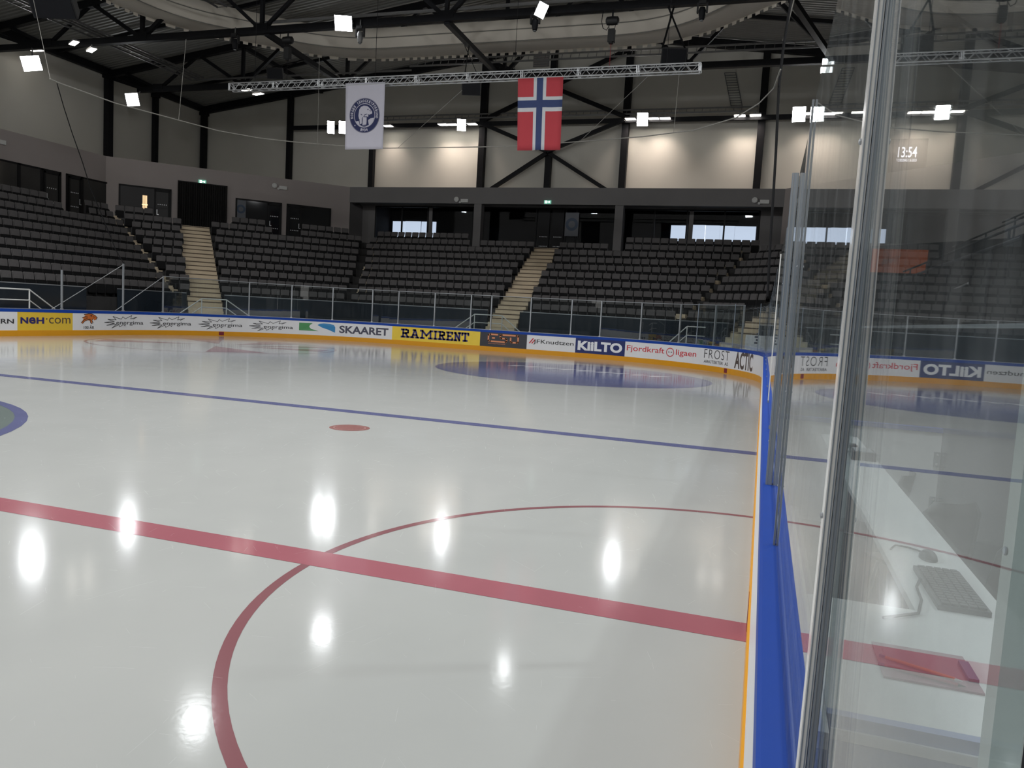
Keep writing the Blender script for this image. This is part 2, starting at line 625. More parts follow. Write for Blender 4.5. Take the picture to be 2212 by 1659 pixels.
ring_mesh(MB(), -20, 20, 4.42, 4.5).build('faceoff_ring', M['ice_red_thin'], ice)
mbx = MB()
for a0, a1, rr in ((0.15, 0.5, 4.2), (0.75, 1.0, 4.3), (1.35, 1.75, 4.2), (2.2, 2.6, 4.2), (3.5, 3.9, 4.2), (5.3, 5.8, 4.2)):
    mbx.add([(-20 + 0.8 * cos(a0), 20 + 0.8 * sin(a0), 0.0014), (-20 + rr * cos(a0), 20 + rr * sin(a0), 0.0014), (-20 + rr * cos(a1), 20 + rr * sin(a1), 0.0014)], [(0, 1, 2)])
mbx.build('faceoff_disc_wedges', M['ice_red_thin'], ice)

mb = MB()
out = [(-60, -40), (30, -40), (30, 62), (-60, 62)]
inner = rink_poly(0.0)
vs = [(x, y, 0.0) for x, y in inner]
n = len(inner)
# ring of quads out to a big rectangle
def proj_rect(x, y):
    cx, cy = -13.0, 0.0
    dx, dy = x - cx, y - cy
    k = min((47 if dx > 0 else 49) / max(abs(dx), 1e-6), 62 / max(abs(dy), 1e-6))
    return (cx + dx * k, cy + dy * k)
vs += [(*proj_rect(x, y), 0.0) for x, y in inner]
mb.add(vs, [(i, (i + 1) % n, (i + 1) % n + n, i + n)[::-1] for i in range(n)])
fl = mb.build('floor', M['rubber'], base=(0, 0, 0))
struct(fl, 'dark walkway floor around the rink boards')


# ------------------------------------------------------------------ boards
CAP0, CAPZ = 0.89, 1.0
KICK = 0.215


def strip(mb_, s0, s1, prof, n=None):
    """sweep a closed (off, z) profile along the boards"""
    n = n or max(2, int(abs(s1 - s0) / 0.45) + 1)
    k = len(prof)
    vs, fs = [], []
    for i in range(n + 1):
        s = s0 + (s1 - s0) * i / n
        for off, z in prof:
            p, _ = bp(s, off)
            vs.append((p.x, p.y, z))
    for i in range(n):
        for j in range(k):
            a, b = i * k + j, i * k + (j + 1) % k
            fs.append((a, b, b + k, a + k))
    fs.append(tuple(range(k))[::-1])
    fs.append(tuple(range(n * k, n * k + k)))
    mb_.add(vs, fs)
    return mb_


def on_board(mb_, pts, faces, s0, s1, z0, z1, off=-0.004):
    """flat unit artwork (x to the right as seen from the ice, y up) laid on the board face"""
    vs = []
    for x, y in pts:
        p, _ = bp(s0 + (s1 - s0) * x, off)
        vs.append((p.x, p.y, z0 + (z1 - z0) * y))
    mb_.add(vs, faces)
    return mb_


def art_poly(mb_, pts, s0, s1, z0, z1, off=-0.004):
    return on_board(mb_, pts, [tuple(range(len(pts)))], s0, s1, z0, z1, off)


def stroke(pts, w, closed=False, ar=1.0):
    """polyline -> quads (2D); w = width in y units, ar = x size of a y unit"""
    q, f = [], []
    n = len(pts)
    for i in range(n if closed else n - 1):
        (x0, y0), (x1, y1) = pts[i], pts[(i + 1) % n]
        dx, dy = (x1 - x0) / ar, y1 - y0
        L = hypot(dx, dy) or 1e-6
        ux, uy = dx / L, dy / L
        ex, ey = ux * w * 0.5, uy * w * 0.5
        nx, ny = -uy * w * 0.5, ux * w * 0.5
        o = len(q)
        q += [(x0 + (nx - ex * .8) * ar, y0 + ny - ey * .8), (x0 + (-nx - ex * .8) * ar, y0 - ny - ey * .8),
              (x1 + (-nx + ex * .8) * ar, y1 - ny + ey * .8), (x1 + (nx + ex * .8) * ar, y1 + ny + ey * .8)]
        f.append((o, o + 1, o + 2, o + 3))
    return q, f


TXT = {}


def board_text(mb_, s, s0, s1, z0, z1, offset=0.0, shear=0.0, space=1.0):
    key = (s, offset, shear, space)
    if key not in TXT:
        TXT[key] = text_mesh(s, offset, shear, space)
    v, f = TXT[key]
    return on_board(mb_, v, f, s0, s1, z0, z1)


def ad_board(u0, u1, face_mat, label, art=(), s0=None, s1=None, kick=True, face_to_kick=False):
    a = s_of_u(u0) if s0 is None else s0      # left edge as seen from the ice (larger s)
    b = s_of_u(u1) if s1 is None else s1
    p, _ = bp((a + b) / 2, 0.06)
    root = empty('advertising_board', (p.x, p.y, 0))
    tag(root, label, 'advertising board', 'advertising boards around the rink')
    strip(MB(), a, b, [(0, 0.02), (0, CAP0), (0.10, CAP0), (0.10, 0.02)]).build('board_panel', face_mat, root)
    strip(MB(), a, b, [(-0.012, 0.0), (-0.012, KICK - 0.01), (-0.002, KICK), (0.02, KICK), (0.02, 0.0)]).build('kick_plate', M['yellow_kick'], root)
    strip(MB(), a, b, [(-0.006, CAP0), (-0.006, CAPZ - 0.012), (0.004, CAPZ), (0.098, CAPZ), (0.106, CAPZ - 0.012), (0.106, CAP0)]).build('cap_rail', M['blue_cap'], root)
    strip(MB(), a, b, [(0.062, CAPZ), (0.062, CAPZ + 0.025), (0.085, CAPZ + 0.025), (0.085, CAPZ)]).build('glass_channel', M['alu_dull'], root)
    for name, mt, fn in art:
        q = MB()
        fn(q, a, b)
        if q.v:
            q.build(name, mt, root)
    return root


def seg(u0, u1, fn_z):
    """helper: a function placing text between two picture columns"""
    return s_of_u(u0), s_of_u(u1)


def T(s, u0, u1, z0, z1, offset=0.0, shear=0.0, space=1.0):
    return lambda q, a, b: board_text(q, s, s_of_u(u0), s_of_u(u1), z0, z1, offset, shear, space)


def burst(u0, u1, uspan):
    pts = [(1720, 300), (1815, 235), (1660, 290), (1690, 185), (1530, 290), (1465, 230), (1430, 305), (1220, 225), (1300, 325), (1095, 315), (1255, 375),
           (1020, 405), (1260, 430), (1070, 490), (1310, 460), (1200, 570), (1370, 470), (1390, 540), (1480, 465), (1525, 510), (1530, 470)]
    pts = [((x - 1020) / 950.0, (570 - y) / 385.0) for x, y in pts]

    def fn(q, a, b):
        s0, s1 = s_of_u(u0), s_of_u(u1)
        qq, ff = stroke(pts, 0.04, False, 0.60 / abs(s1 - s0))
        on_board(q, qq, ff, s0, s1, 0.30, 0.84)
        qq, ff = stroke([(0.0, 0.43), (0.24, 0.375)], 0.05, False, 0.60 / abs(s1 - s0))
        on_board(q, qq, ff, s0, s1, 0.30, 0.84, -0.0045)
    return fn


def poly_art(u0, u1, z0, z1, polys):
    def fn(q, a, b):
        s0, s1 = s_of_u(u0), s_of_u(u1)
        for p_ in polys:
            art_poly(q, p_, s0, s1, z0, z1)
    return fn


def stroke_art(u0, u1, z0, z1, lines, w, off=-0.004):
    def fn(q, a, b):
        s0, s1 = s_of_u(u0), s_of_u(u1)
        for ln, closed in lines:
            qq, ff = stroke(ln, w, closed, (z1 - z0) / abs(s1 - s0))
            on_board(q, qq, ff, s0, s1, z0, z1, off)
    return fn


def arc2(cx, cy, rx, ry, a0, a1, n=14):
    return [(cx + rx * cos(a0 + (a1 - a0) * i / n), cy + ry * sin(a0 + (a1 - a0) * i / n)) for i in range(n + 1)]


WB = M['white_board']
K = M['ink_black']
GB = 'advertising boards around the rink'
# plain run on the far left side, then the printed boards from left to right
ad_board(0, 0, WB, 'white advertising board at the far left edge, black capital letters ending in RN', [('lettering', K, T('ERN', -10, 30, 0.46, 0.63, 0.02))], s0=S3 + 24, s1=s_of_u(37.5))
ad_board(37.5, 157, M['ad_gold'], 'golden yellow advertising board with brown lettering and a middle dot', [
    ('lettering', M['ink_navy'], T('N', 44, 61, 0.46, 0.70, 0.045)),
    ('lettering', M['ink_navy'], T('e', 62.5, 77, 0.455, 0.705, 0.03)),
    ('lettering', M['ink_navy'], T('H', 78.5, 95.5, 0.46, 0.70, 0.045)),
    ('thin_lettering', M['ink_brown'], T('\u00b7com', 99, 152, 0.47, 0.70, 0.0))])
SLAB = {'R': [[(.22, 0), (.22, 1)], [(0, 1), (.62, 1), (.86, .92), (.86, .62), (.62, .52), (.22, .52)], [(.5, .52), (.86, 0)], [(0, 0), (.46, 0)], [(.70, 0), (1, 0)]],
        'A': [[(.16, 0), (.48, 1), (.56, 1), (.86, 0)], [(.28, .32), (.74, .32)], [(0, 0), (.36, 0)], [(.66, 0), (1, 0)], [(.30, 1), (.56, 1)]],
        'M': [[(.14, 0), (.16, 1), (.5, .35), (.84, 1), (.86, 0)], [(0, 0), (.30, 0)], [(.70, 0), (1, 0)], [(0, 1), (.16, 1)], [(.84, 1), (1, 1)]],
        'I': [[(.5, 0), (.5, 1)], [(0, 0), (1, 0)], [(0, 1), (1, 1)]],
        'E': [[(.22, 0), (.22, 1)], [(0, 1), (.92, 1), (.92, .80)], [(.22, .5), (.70, .5)], [(0, 0), (.96, 0), (.96, .22)]],
        'N': [[(.20, 0), (.20, 1), (.84, 0), (.84, 1)], [(0, 0), (.42, 0)], [(0, 1), (.20, 1)], [(.64, 1), (1, 1)]],
        'T': [[(.5, 0), (.5, 1)], [(.02, .78), (.02, 1), (.98, 1), (.98, .78)], [(.22, 0), (.78, 0)]]}


def slab_word(q, word, x0s, x1s):
    for ch, xa_, xb__ in zip(word, x0s, x1s):
        sa, sb = s_of_u(600 + xa_ / 3.687 + 1.5), s_of_u(600 + xb__ / 3.687 - 1.5)
        for ln in SLAB[ch]:
            z0, z1 = 0.40, 0.755
            qq, ff = stroke(ln, 0.255, False, (z1 - z0) / abs(sb - sa))
            on_board(q, qq, ff, sa, sb, z0, z1)


tig = [[(0.05, 0.10), (0.20, 0.48), (0.10, 0.60), (0.30, 0.78), (0.20, 0.88), (0.45, 1.0), (0.62, 1.0), (0.82, 0.86), (0.98, 0.62), (0.90, 0.42), (0.80, 0.34), (0.74, 0.52),
        (0.66, 0.34), (0.70, 0.18), (0.60, 0.0), (0.56, 0.30), (0.40, 0.36), (0.22, 0.22), (0.12, 0.02)]]
tigl = [([(0.22, 0.90), (0.46, 0.99), (0.64, 0.98), (0.84, 0.84), (0.97, 0.62), (0.90, 0.42)], False), ([(0.06, 0.10), (0.22, 0.40), (0.40, 0.52)], False),
        ([(0.12, 0.58), (0.30, 0.70), (0.42, 0.66)], False), ([(0.14, 0.02), (0.24, 0.24), (0.44, 0.40), (0.56, 0.44), (0.58, 0.14), (0.64, 0.02), (0.72, 0.10)], False),
        ([(0.55, 0.78), (0.66, 0.86), (0.62, 0.70)], False), ([(0.72, 0.70), (0.84, 0.66)], False), ([(0.74, 0.50), (0.66, 0.34), (0.72, 0.14)], False)]
ad_board(157, 222, WB, 'white board with an orange roaring tiger head above a small line of text', [
    ('tiger_head', M['ink_orange'], poly_art(173, 211, 0.47, 0.88, tig)),
    ('tiger_outline', K, stroke_art(173, 211, 0.47, 0.88, tigl, 0.06, -0.006)),
    ('lettering', K, T('100 \u00c5R', 181, 203.5, 0.26, 0.42, 0.012))])
for (a_, b_, t0, t1, s0_, s1_, wh) in ((222, 326, 226, 251, 309.5, 0, 'beside the tiger head'), (326, 430, 324, 352, 413, 0, 'second from the tiger head'),
                                       (430, 537, 429.5, 459.5, 523.5, 0, 'third from the tiger head'), (537, 644, 539, 569.5, 633, 0, 'next to the green and blue swoosh')):
    w_ = (s0_ - t0)
    ad_board(a_, b_, WB, 'white board, spiky star outline and lowercase letters, ' + wh, [
        ('lettering', K, T('energima', t1, s0_, 0.40, 0.60, 0.008)),
        ('star_outline', K, burst(t0, t0 + (s0_ - t0) * 1.0, 0))])
ad_board(644, 847, WB, 'white board with green and blue swoosh and slate capitals', [
    ('green_shape', M['ink_green'], poly_art(646, 688, 0.42, 0.80, [[(0, 0), (0, 1), (0.70, 1), (0.55, 0.75), (0.52, 0.5), (0.62, 0.25), (1.0, 0.0)]])),
    ('blue_shape', M['ink_blue'], poly_art(685.5, 724, 0.38, 0.82, [[(0.0, 0.78), (0.12, 0.93), (0.35, 1.0), (0.7, 0.98), (0.93, 0.86), (1.0, 0.62), (1.0, 0.0), (0.62, 0.30), (0.25, 0.52)]])),
    ('lettering', M['ink_grey'], T('SKAARET', 733, 839, 0.38, 0.76, 0.03))])
ad_board(847, 1037, M['ad_yellow'], 'pale yellow advertising board with heavy dark blue slab capitals', [
    ('lettering', M['ink_navy'], lambda q, a, b: slab_word(q, 'RAMIRENT', (980, 1055, 1132, 1240, 1275, 1340, 1400, 1462), (1052, 1128, 1236, 1272, 1338, 1398, 1460, 1524)))])
eso = [([(0.30, 1.0), (0.06, 1.0), (0.0, 0.90), (0.0, 0.10), (0.06, 0.0), (0.58, 0.0), (0.62, 0.1), (0.62, 0.42), (0.58, 0.5), (0.44, 0.5), (0.40, 0.58), (0.40, 0.92), (0.45, 1.0), (0.94, 1.0), (1.0, 0.9), (1.0, 0.1), (0.95, 0.0),
         (0.80, 0.0), (0.75, 0.1), (0.75, 0.62)], False), ([(0.14, 0.5), (0.20, 0.5)], False)]
ad_board(1037, 1138, M['ad_dark'], 'charcoal board with a copper line logo and tiny copper line of letters', [
    ('logo', M['ink_copper'], stroke_art(1055, 1119, 0.47, 0.80, eso, 0.22)),
    ('lettering', M['ink_copper'], T('ENTREPREN\u00d8R', 1055, 1092, 0.345, 0.385, 0.0))])
ad_board(1138, 1243, WB, 'white board with two red slashes and black mixed-case lettering', [
    ('red_slashes', M['ink_red'], poly_art(1142, 1157, 0.50, 0.74, [[(0, 0), (0.2, 0), (0.75, 1), (0.55, 1)], [(0.35, 0), (0.55, 0), (0.98, 0.75), (0.80, 0.75)]])),
    ('lettering', K, T('JFKnudtzen', 1152, 1239, 0.46, 0.70, 0.006))])
ad_board(1243, 1350, M['ad_navy'], 'navy board filled with very bold white lettering', [('lettering', M['ink_white'], T('KiiLTO', 1248, 1344, 0.34, 0.78, 0.045))])
ad_board(1350, 1512, WB, 'white board with red lettering around a red ring with two dots', [
    ('lettering', M['ink_red'], T('Fjordkraft', 1354, 1435, 0.42, 0.74, 0.008)),
    ('lettering', M['ink_red'], T('ligaen', 1460, 1504, 0.42, 0.73, 0.008)),
    ('ring', M['ink_red'], stroke_art(1439, 1456, 0.40, 0.76, [(arc2(0.5, 0.5, 0.46, 0.48, 0, 2 * pi, 28), True)], 0.10)),
    ('dots', K, poly_art(1439, 1456, 0.40, 0.76, [arc2(0.34, 0.52, 0.10, 0.05, 0, 2 * pi, 8)[:-1], arc2(0.66, 0.52, 0.10, 0.05, 0, 2 * pi, 8)[:-1]]))])
ad_board(1512, 1581, WB, 'white board with thin spaced capitals over small bold capitals', [
    ('lettering', K, T('FROST', 1521, 1575, 0.50, 0.86, -0.012, 0, 1.15)),
    ('small_lettering', K, T('ARKITEKTER  AS', 1521, 1573.5, 0.31, 0.43, 0.01))])
sA = s_of_u(1581)
ad_board(0, 0, WB, 'white board on the near right corner with huge dark brown capitals', [
    ('lettering', M['ink_brown'], lambda q, a, b: board_text(q, 'ACTIC', s_of_u(1587), S_END + 2.4, 0.26, 0.90, 0.03))], s0=sA, s1=S_END + 0.6)
for (a_, b_, lab) in ((S_END + 0.6, 14.0, 'plain white board with blue cap where the near side meets the corner'), (14.0, 6.0, 'plain white board with blue cap beside the blue line'),
                      (6.0, -0.4, 'plain white board with blue cap just past the centre line'), (-0.4, -9.0, 'plain white board with blue cap nearest to the viewer')):
    ad_board(0, 0, WB, lab, s0=a_, s1=b_)
# short coloured marks where the lines climb the kick plate
for s_, lab in ((0.05, 'dark red line mark on the yellow kick plate at the near centre line'), (s_of_u(478, 0.1), 'dark red line mark on the yellow kick plate under the star boards'),
                (s_of_u(1568, 0.1), 'dark red line mark on the yellow kick plate near the right corner')):
    q = strip(MB(), s_ - 0.12, s_ + 0.12, [(-0.0145, 0.03), (-0.0145, 0.20), (-0.010, 0.20), (-0.010, 0.03)], 2)
    tag(q.build('line_mark', mat('dark_red_mark', sl(120, 30, 44), 0.4)), lab, 'line mark', 'line marks on the kick plate')
# seam line between the two halves of the near cap
strip(MB(), -9.0, 14.0, [(0.055, CAPZ - 0.002), (0.055, CAPZ + 0.0015), (0.060, CAPZ + 0.0015), (0.060, CAPZ - 0.002)], 4).build('cap_seam', M['cable']).__setitem__('kind', 'structure')

# ------------------------------------------------------------------ rink glass and stanchions
def s_post(u, z=1.0):
    return s_of_u(u, z, lo=15.0)


far_posts = [(356, 556), (540, 573), (631, 580), (720, 587), (806, 592), (862, 595), (940, 598), (1020, 603), (1063, 605), (1148, 608), (1238, 611), (1300, 612),
             (1388, 614), (1472, 615), (1547, 614), (1605, 611)]
# picture column is read at the foot of each post
foot = {356: 354, 540: 538, 631: 629, 720: 717, 806: 802, 862: 858, 940: 936, 1020: 1014, 1063: 1058, 1148: 1143, 1238: 1231, 1300: 1294, 1388: 1380, 1472: 1463, 1547: 1537, 1605: 1596}
ps = [s_post(foot[u]) for u, _ in far_posts]
GLT = 2.62     # top of the end-zone glass


def stanchion(s, ztop, label, w=0.05):
    p, nn = bp(s, 0.085)
    t = Vector((-nn.y, nn.x, 0))
    root = empty('glass_stanchion', (p.x, p.y, 0.985))
    tag(root, label, 'glass stanchion', 'stanchions of the rink glass')
    MB().frame_box((p.x, p.y, (ztop + 0.985) / 2), t * (w / 2), nn * 0.03, (0, 0, (ztop - 0.985) / 2)).build('post', M['alu_dull'], root)
    MB().frame_box((p.x, p.y, 1.02), t * (w / 2 + 0.02), nn * 0.035, (0, 0, 0.035)).build('foot', M['alu'], root)
    return root


for i, s in enumerate(ps):
    stanchion(s, GLT + 0.02, 'grey aluminium glass stanchion on the far boards, %s from the left' % ORD[i + 3])


def pane(s0, s1, z0, z1, label, mt, th=0.012, off=0.058):
    mbp = MB()
    strip(mbp, s0, s1, [(off - th / 2, z0), (off - th / 2, z1), (off + th / 2, z1), (off + th / 2, z0)])
    o = mbp.build('glass_screen', mt, smooth=False)
    tag(o, label, 'glass screen', 'clear panes of the rink glass')
    return o


for i in range(len(ps) - 1):
    o = pane(ps[i] - 0.03, ps[i + 1] + 0.03, 1.0, GLT, 'clear pane of the far rink glass, %s from the left' % ORD[i + 1], M['glass_far'], off=0.075)
    mbp = strip(MB(), ps[i] - 0.03, ps[i + 1] + 0.03, [(0.064, GLT), (0.064, GLT + 0.022), (0.086, GLT + 0.022), (0.086, GLT)])
    mbp.build('top_edge', M['alu_dull'], o)

# two bare posts with stay wires on the far long side
for i, (u, ut, vt, lab) in enumerate(((137, 141, 566, 'first grey post on the far boards, left of the golden board end'), (269, 272, 549, 'second grey post on the far boards with a slanting stay wire'))):
    s = s_post(u)
    p, nn = bp(s, 0.085)
    zt = 2.55 if i == 0 else 3.02
    root = stanchion(s, zt, lab, 0.055)
for (ua, va, ub, vb, lab) in ((272, 553, 119, 659, 'thin stay wire slanting down left from the second post'), (355, 561, 256, 659, 'thin stay wire slanting down left from the third post')):
    sa = s_post(269 if ua == 272 else 354)
    pa, _ = bp(sa, 0.085)
    pa.z = 2.98 if ua == 272 else 2.60
    sb = s_post(ub)
    pb, _ = bp(sb, 0.2)
    pb.z = 1.0
    o = MB().tube([pa, pb], 0.014, 6).build('stay_wire', M['alu'])
    tag(o, lab, 'wire', 'stay wires of the far posts')

# near glass line: joints along the boards right beside the viewer
GX = 0.058
joints = [-4.392, -3.70, -1.62, -0.40]
tops = [2.74, 2.70, 2.66]
labs = ['nearest clear scuffed glass pane between the pale post and the double acrylic edge', 'second clear glass pane beyond the double acrylic edge on the near boards', 'third clear glass pane, ending at the joint of the blue cap']
TILT = 0.000


def tilted_pane(y0, y1, z0, z1, label, mt, th=0.012):
    q = MB()
    x0, x1 = GX, GX + TILT * (z1 - z0)
    q.add([(x0 - th / 2, y0, z0), (x0 + th / 2, y0, z0), (x0 + th / 2, y1, z0), (x0 - th / 2, y1, z0),
           (x1 - th / 2, y0, z1), (x1 + th / 2, y0, z1), (x1 + th / 2, y1, z1), (x1 - th / 2, y1, z1)],
          [(0, 1, 2, 3)[::-1], (4, 5, 6, 7), (0, 1, 5, 4), (1, 2, 6, 5), (2, 3, 7, 6), (3, 0, 4, 7)])
    o = q.build('glass_screen', mt)
    tag(o, label, 'glass screen', 'clear panes of the rink glass')
    return o


for i in range(3):
    tilted_pane(joints[i] + (0.03 if i else 0.0), joints[i + 1] - 0.03, 1.0, tops[i], labs[i], M['glass_near'])
far_side = [-0.36, 2.05, 4.45, 6.85, 9.25, 11.65, 14.05, 16.45, 18.85, 21.25, 23.6, 26.0, 28.4]
for i in range(len(far_side) - 1):
    pane(far_side[i + 1] - 0.02, far_side[i] + 0.02, 1.0, 2.66 if i < 10 else GLT, 'clear pane on the near long side, %s beyond the joint of the blue cap' % ORD[i + 1], M['glass_far'])
for i, y in enumerate(far_side[1:], 1):
    p, nn = bp(y, GX)
    t = Vector((-nn.y, nn.x, 0))
    root = empty('glass_stanchion', (p.x, p.y, 0.985))
    tag(root, 'slim pale stanchion on the near long side, %s beyond the joint of the cap' % ORD[i], 'glass stanchion', 'stanchions of the near long side')
    MB().frame_box((p.x, p.y, 1.83), t * 0.018, nn * (0.012 if i == 2 else 0.007), (0, 0, 0.845)).build('post', M['acrylic_white'] if i == 2 else M['acrylic'], root)
    MB().frame_box((p.x, p.y, 1.005), t * 0.025, nn * 0.014, (0, 0, 0.02)).build('foot', M['acrylic'], root)


def edge_strip(y, x, w, d, z0, z1, name, mt, label, cat='glass edge profile', lean=0.0):
    root = empty(name, (x, y, z0))
    tag(root, label, cat, 'upright edge profiles between the near panes')
    up_ = Vector((lean, 0, 1)).normalized()
    c0 = Vector((x + lean * (z1 - z0) / 2, y, (z0 + z1) / 2))
    hv = up_ * ((z1 - z0) / 2)
    MB().frame_box(c0, (w / 2, 0, 0), (0, d / 2, 0), hv).build('profile', mt, root)
    for k in (-0.28, 0.28):
        MB().frame_box(c0 + Vector((k * w, -d / 2 - 0.0006, 0)), (w * 0.07, 0, 0), (0, 0.0006, 0), hv).build('ridge', M['alu_dull'] if mt is M['acrylic'] else M['acrylic'], root)
    for zz in (0.25, 0.62, 1.1):
        p = Vector((x + lean * zz - w / 2 - 0.0003, y, z0 + zz))
        q = MB(); q.lathe(p, [(0.004, 0), (0.004, 0.002), (0.002, 0.003)], 8, (-1, 0, 0))
        q.build('screw', M['alu_dull'], root)
    return root


edge_strip(-3.70, 0.0330, 0.0095, 0.03, 0.985, 2.74, 'glass_edge_profile', M['acrylic_white'], 'white upright acrylic profile with small screws, nearest joint of the glass', lean=0.008)
edge_strip(-3.705, 0.0432, 0.0095, 0.03, 0.985, 2.74, 'glass_edge_profile', M['acrylic'], 'blue grey upright acrylic profile right beside the white one', lean=0.008)
edge_strip(-1.62, 0.046, 0.008, 0.03, 0.985, 2.70, 'glass_edge_profile', M['acrylic'], 'slim blue grey upright profile between second and third near panes')
edge_strip(-0.39, 0.032, 0.034, 0.05, 0.985, 2.66, 'glass_edge_profile', M['acrylic'], 'broad blue grey upright profile standing at the joint of the blue cap')
root = empty('door_post', (0.06, -4.36, 0.6))
tag(root, 'pale grey upright post with a bolt hole at the right edge', 'post')
MB().box(0.0645, 0.10, -4.392, -4.332, 0.6, 2.95).build('post', M['frost_post'], root)
pb_ = P(2172, 1190, 0, 0.0640)
q = MB(); q.lathe(pb_, [(0.0022, 0), (0.0022, 0.0008), (0.0012, 0.001)], 14, (-1, 0, 0)); q.build('bolt', M['acrylic'], root)
MB().box(0.0645, 0.10, -4.46, -4.3925, 0.6, 2.95).build('dark_edge', M['lounge'], root)

# ------------------------------------------------------------------ grandstand
Z0S, RISE, TREAD = 2.42, 0.471, 0.778
BACK_H = 0.85
NL, NB, NC, NE = 28.31, 39.12, 33.70, 20.79
SQ = sqrt(2.0)
NOR = {'L': Vector((-1, 0, 0)), 'B': Vector((-1 / SQ, 1 / SQ, 0)), 'C': Vector((0, 1, 0)), 'E': Vector((1 / SQ, 1 / SQ, 0)), 'R': Vector((1, 0, 0))}
OFF = {'L': NL, 'B': NB, 'C': NC, 'E': NE, 'R': 2.31}
DIR = {'L': Vector((0, 1, 0)), 'B': Vector((1 / SQ, 1 / SQ, 0)), 'C': Vector((1, 0, 0)), 'E': Vector((1 / SQ, -1 / SQ, 0)), 'R': Vector((0, -1, 0))}
NOR['A'], OFF['A'], DIR['A'] = NOR['B'], OFF['B'], DIR['B']
NOR['D'], OFF['D'], DIR['D'] = NOR['C'], OFF['C'], DIR['C']


def ring(d):
    """corner points of the stand at distance d behind the front seat line"""
    xL = -(NL + d)
    p1 = (xL, SQ * (NB + d) + xL)
    y = NC + d
    p2 = (y - SQ * (NB + d), y)
    p3 = (SQ * (NE + d) - y, y)
    xR = 2.31 + d
    p4 = (xR, SQ * (NE + d) - xR)
    return [(xL, -14.0), p1, p2, p3, p4, (xR, -14.0)]


def fz(k):
    return Z0S - BACK_H + RISE * k


def bpt(blk, t, d, z=0.0):
    """point from along-row coordinate t and depth d behind the front line"""
    p = NOR[blk] * (OFF[blk] + d) + DIR[blk] * t
    return Vector((p.x, p.y, z))


def tcoord(blk, p):
    return p.x * DIR[blk].x + p.y * DIR[blk].y


NK = 10
mb = MB()
prev = None
prof = [(-0.62, 0.0), (-0.62, fz(0))]
for k in range(NK):
    d1 = -0.62 + TREAD * (k + 1)
    prof.append((d1, fz(k)))
    if k < NK - 1:
        prof.append((d1, fz(k + 1)))
prof.append((22.0, fz(NK - 1)))
for (d0, z0), (d1, z1) in zip(prof[:-1], prof[1:]):
    a, b = ring(d0), ring(d1)
    for i in range(5):
        mb.add([(*a[i], z0), (*a[i + 1], z0), (*b[i + 1], z1), (*b[i], z1)], [(0, 1, 2, 3)])
gs = mb.build('grandstand', M['concrete'], base=(0, 0, 0))
struct(gs, 'dark stepped concrete grandstand wrapped around the rink end')

q = MB()
for k in range(10):
    q.box(-42, 16, -36.0 - TREAD * (k + 1), -36.0 - TREAD * k, 0, fz(k))
struct(q.build('grandstand_rear_unseen', M['concrete']), 'unseen dark stepped stand added at the other rink end')  # unseen stand, added so the far panes reflect something dark
# parapet panels in front of the first row, with gaps for the stairs
STAIR = {'S1': ('B', -0.32, 1.30), 'S3': ('C', -13.62, -12.05), 'S4': ('E', -22.15, -20.5)}
par_runs = [('L', -14.0, 21.05, 'dark blue parapet panel below the left seating block'), ('L', 22.75, None, 'dark parapet panel at the corner left of the first stair'),
            ('B', None, -0.40, 'dark parapet panel left of the stair under the curtain'), ('B', 1.38, None, 'dark parapet panel right of the stair under the curtain'),
            ('C', None, -13.70, 'dark parapet panel left of the middle stair'), ('C', -11.97, None, 'dark blue parapet panel right of the middle stair'),
            ('E', None, -22.25, 'dark green parapet panel left of the far right stair'), ('E', -20.4, None, 'dark parapet panel right of the far right stair'),
            ('R', None, 14.0, 'dark parapet panel in front of the right long side terrace')]
for blk, t0, t1, lab in par_runs:
    d = -0.70
    rr = ring(d)
    idx = {'L': 0, 'B': 1, 'C': 2, 'E': 3, 'R': 4}[blk]
    if t0 is None: t0 = tcoord(blk, Vector((*rr[idx], 0)))
    if t1 is None: t1 = tcoord(blk, Vector((*rr[idx + 1], 0)))
    a, b = bpt(blk, t0, d), bpt(blk, t1, d)
    nn = NOR[blk]
    root = empty('parapet_panel', ((a.x + b.x) / 2, (a.y + b.y) / 2, 0))
    tag(root, lab, 'parapet', 'parapet panels around the stand')
    MB().bar(a + Vector((0, 0, 0.965)), b + Vector((0, 0, 0.965)), 0.05, 1.93).build('panel', M['parapet'], root)
    MB().bar(a + Vector((0, 0, 1.955)), b + Vector((0, 0, 1.955)), 0.06, 0.035).build('top_rail', M['alu_dull'], root)


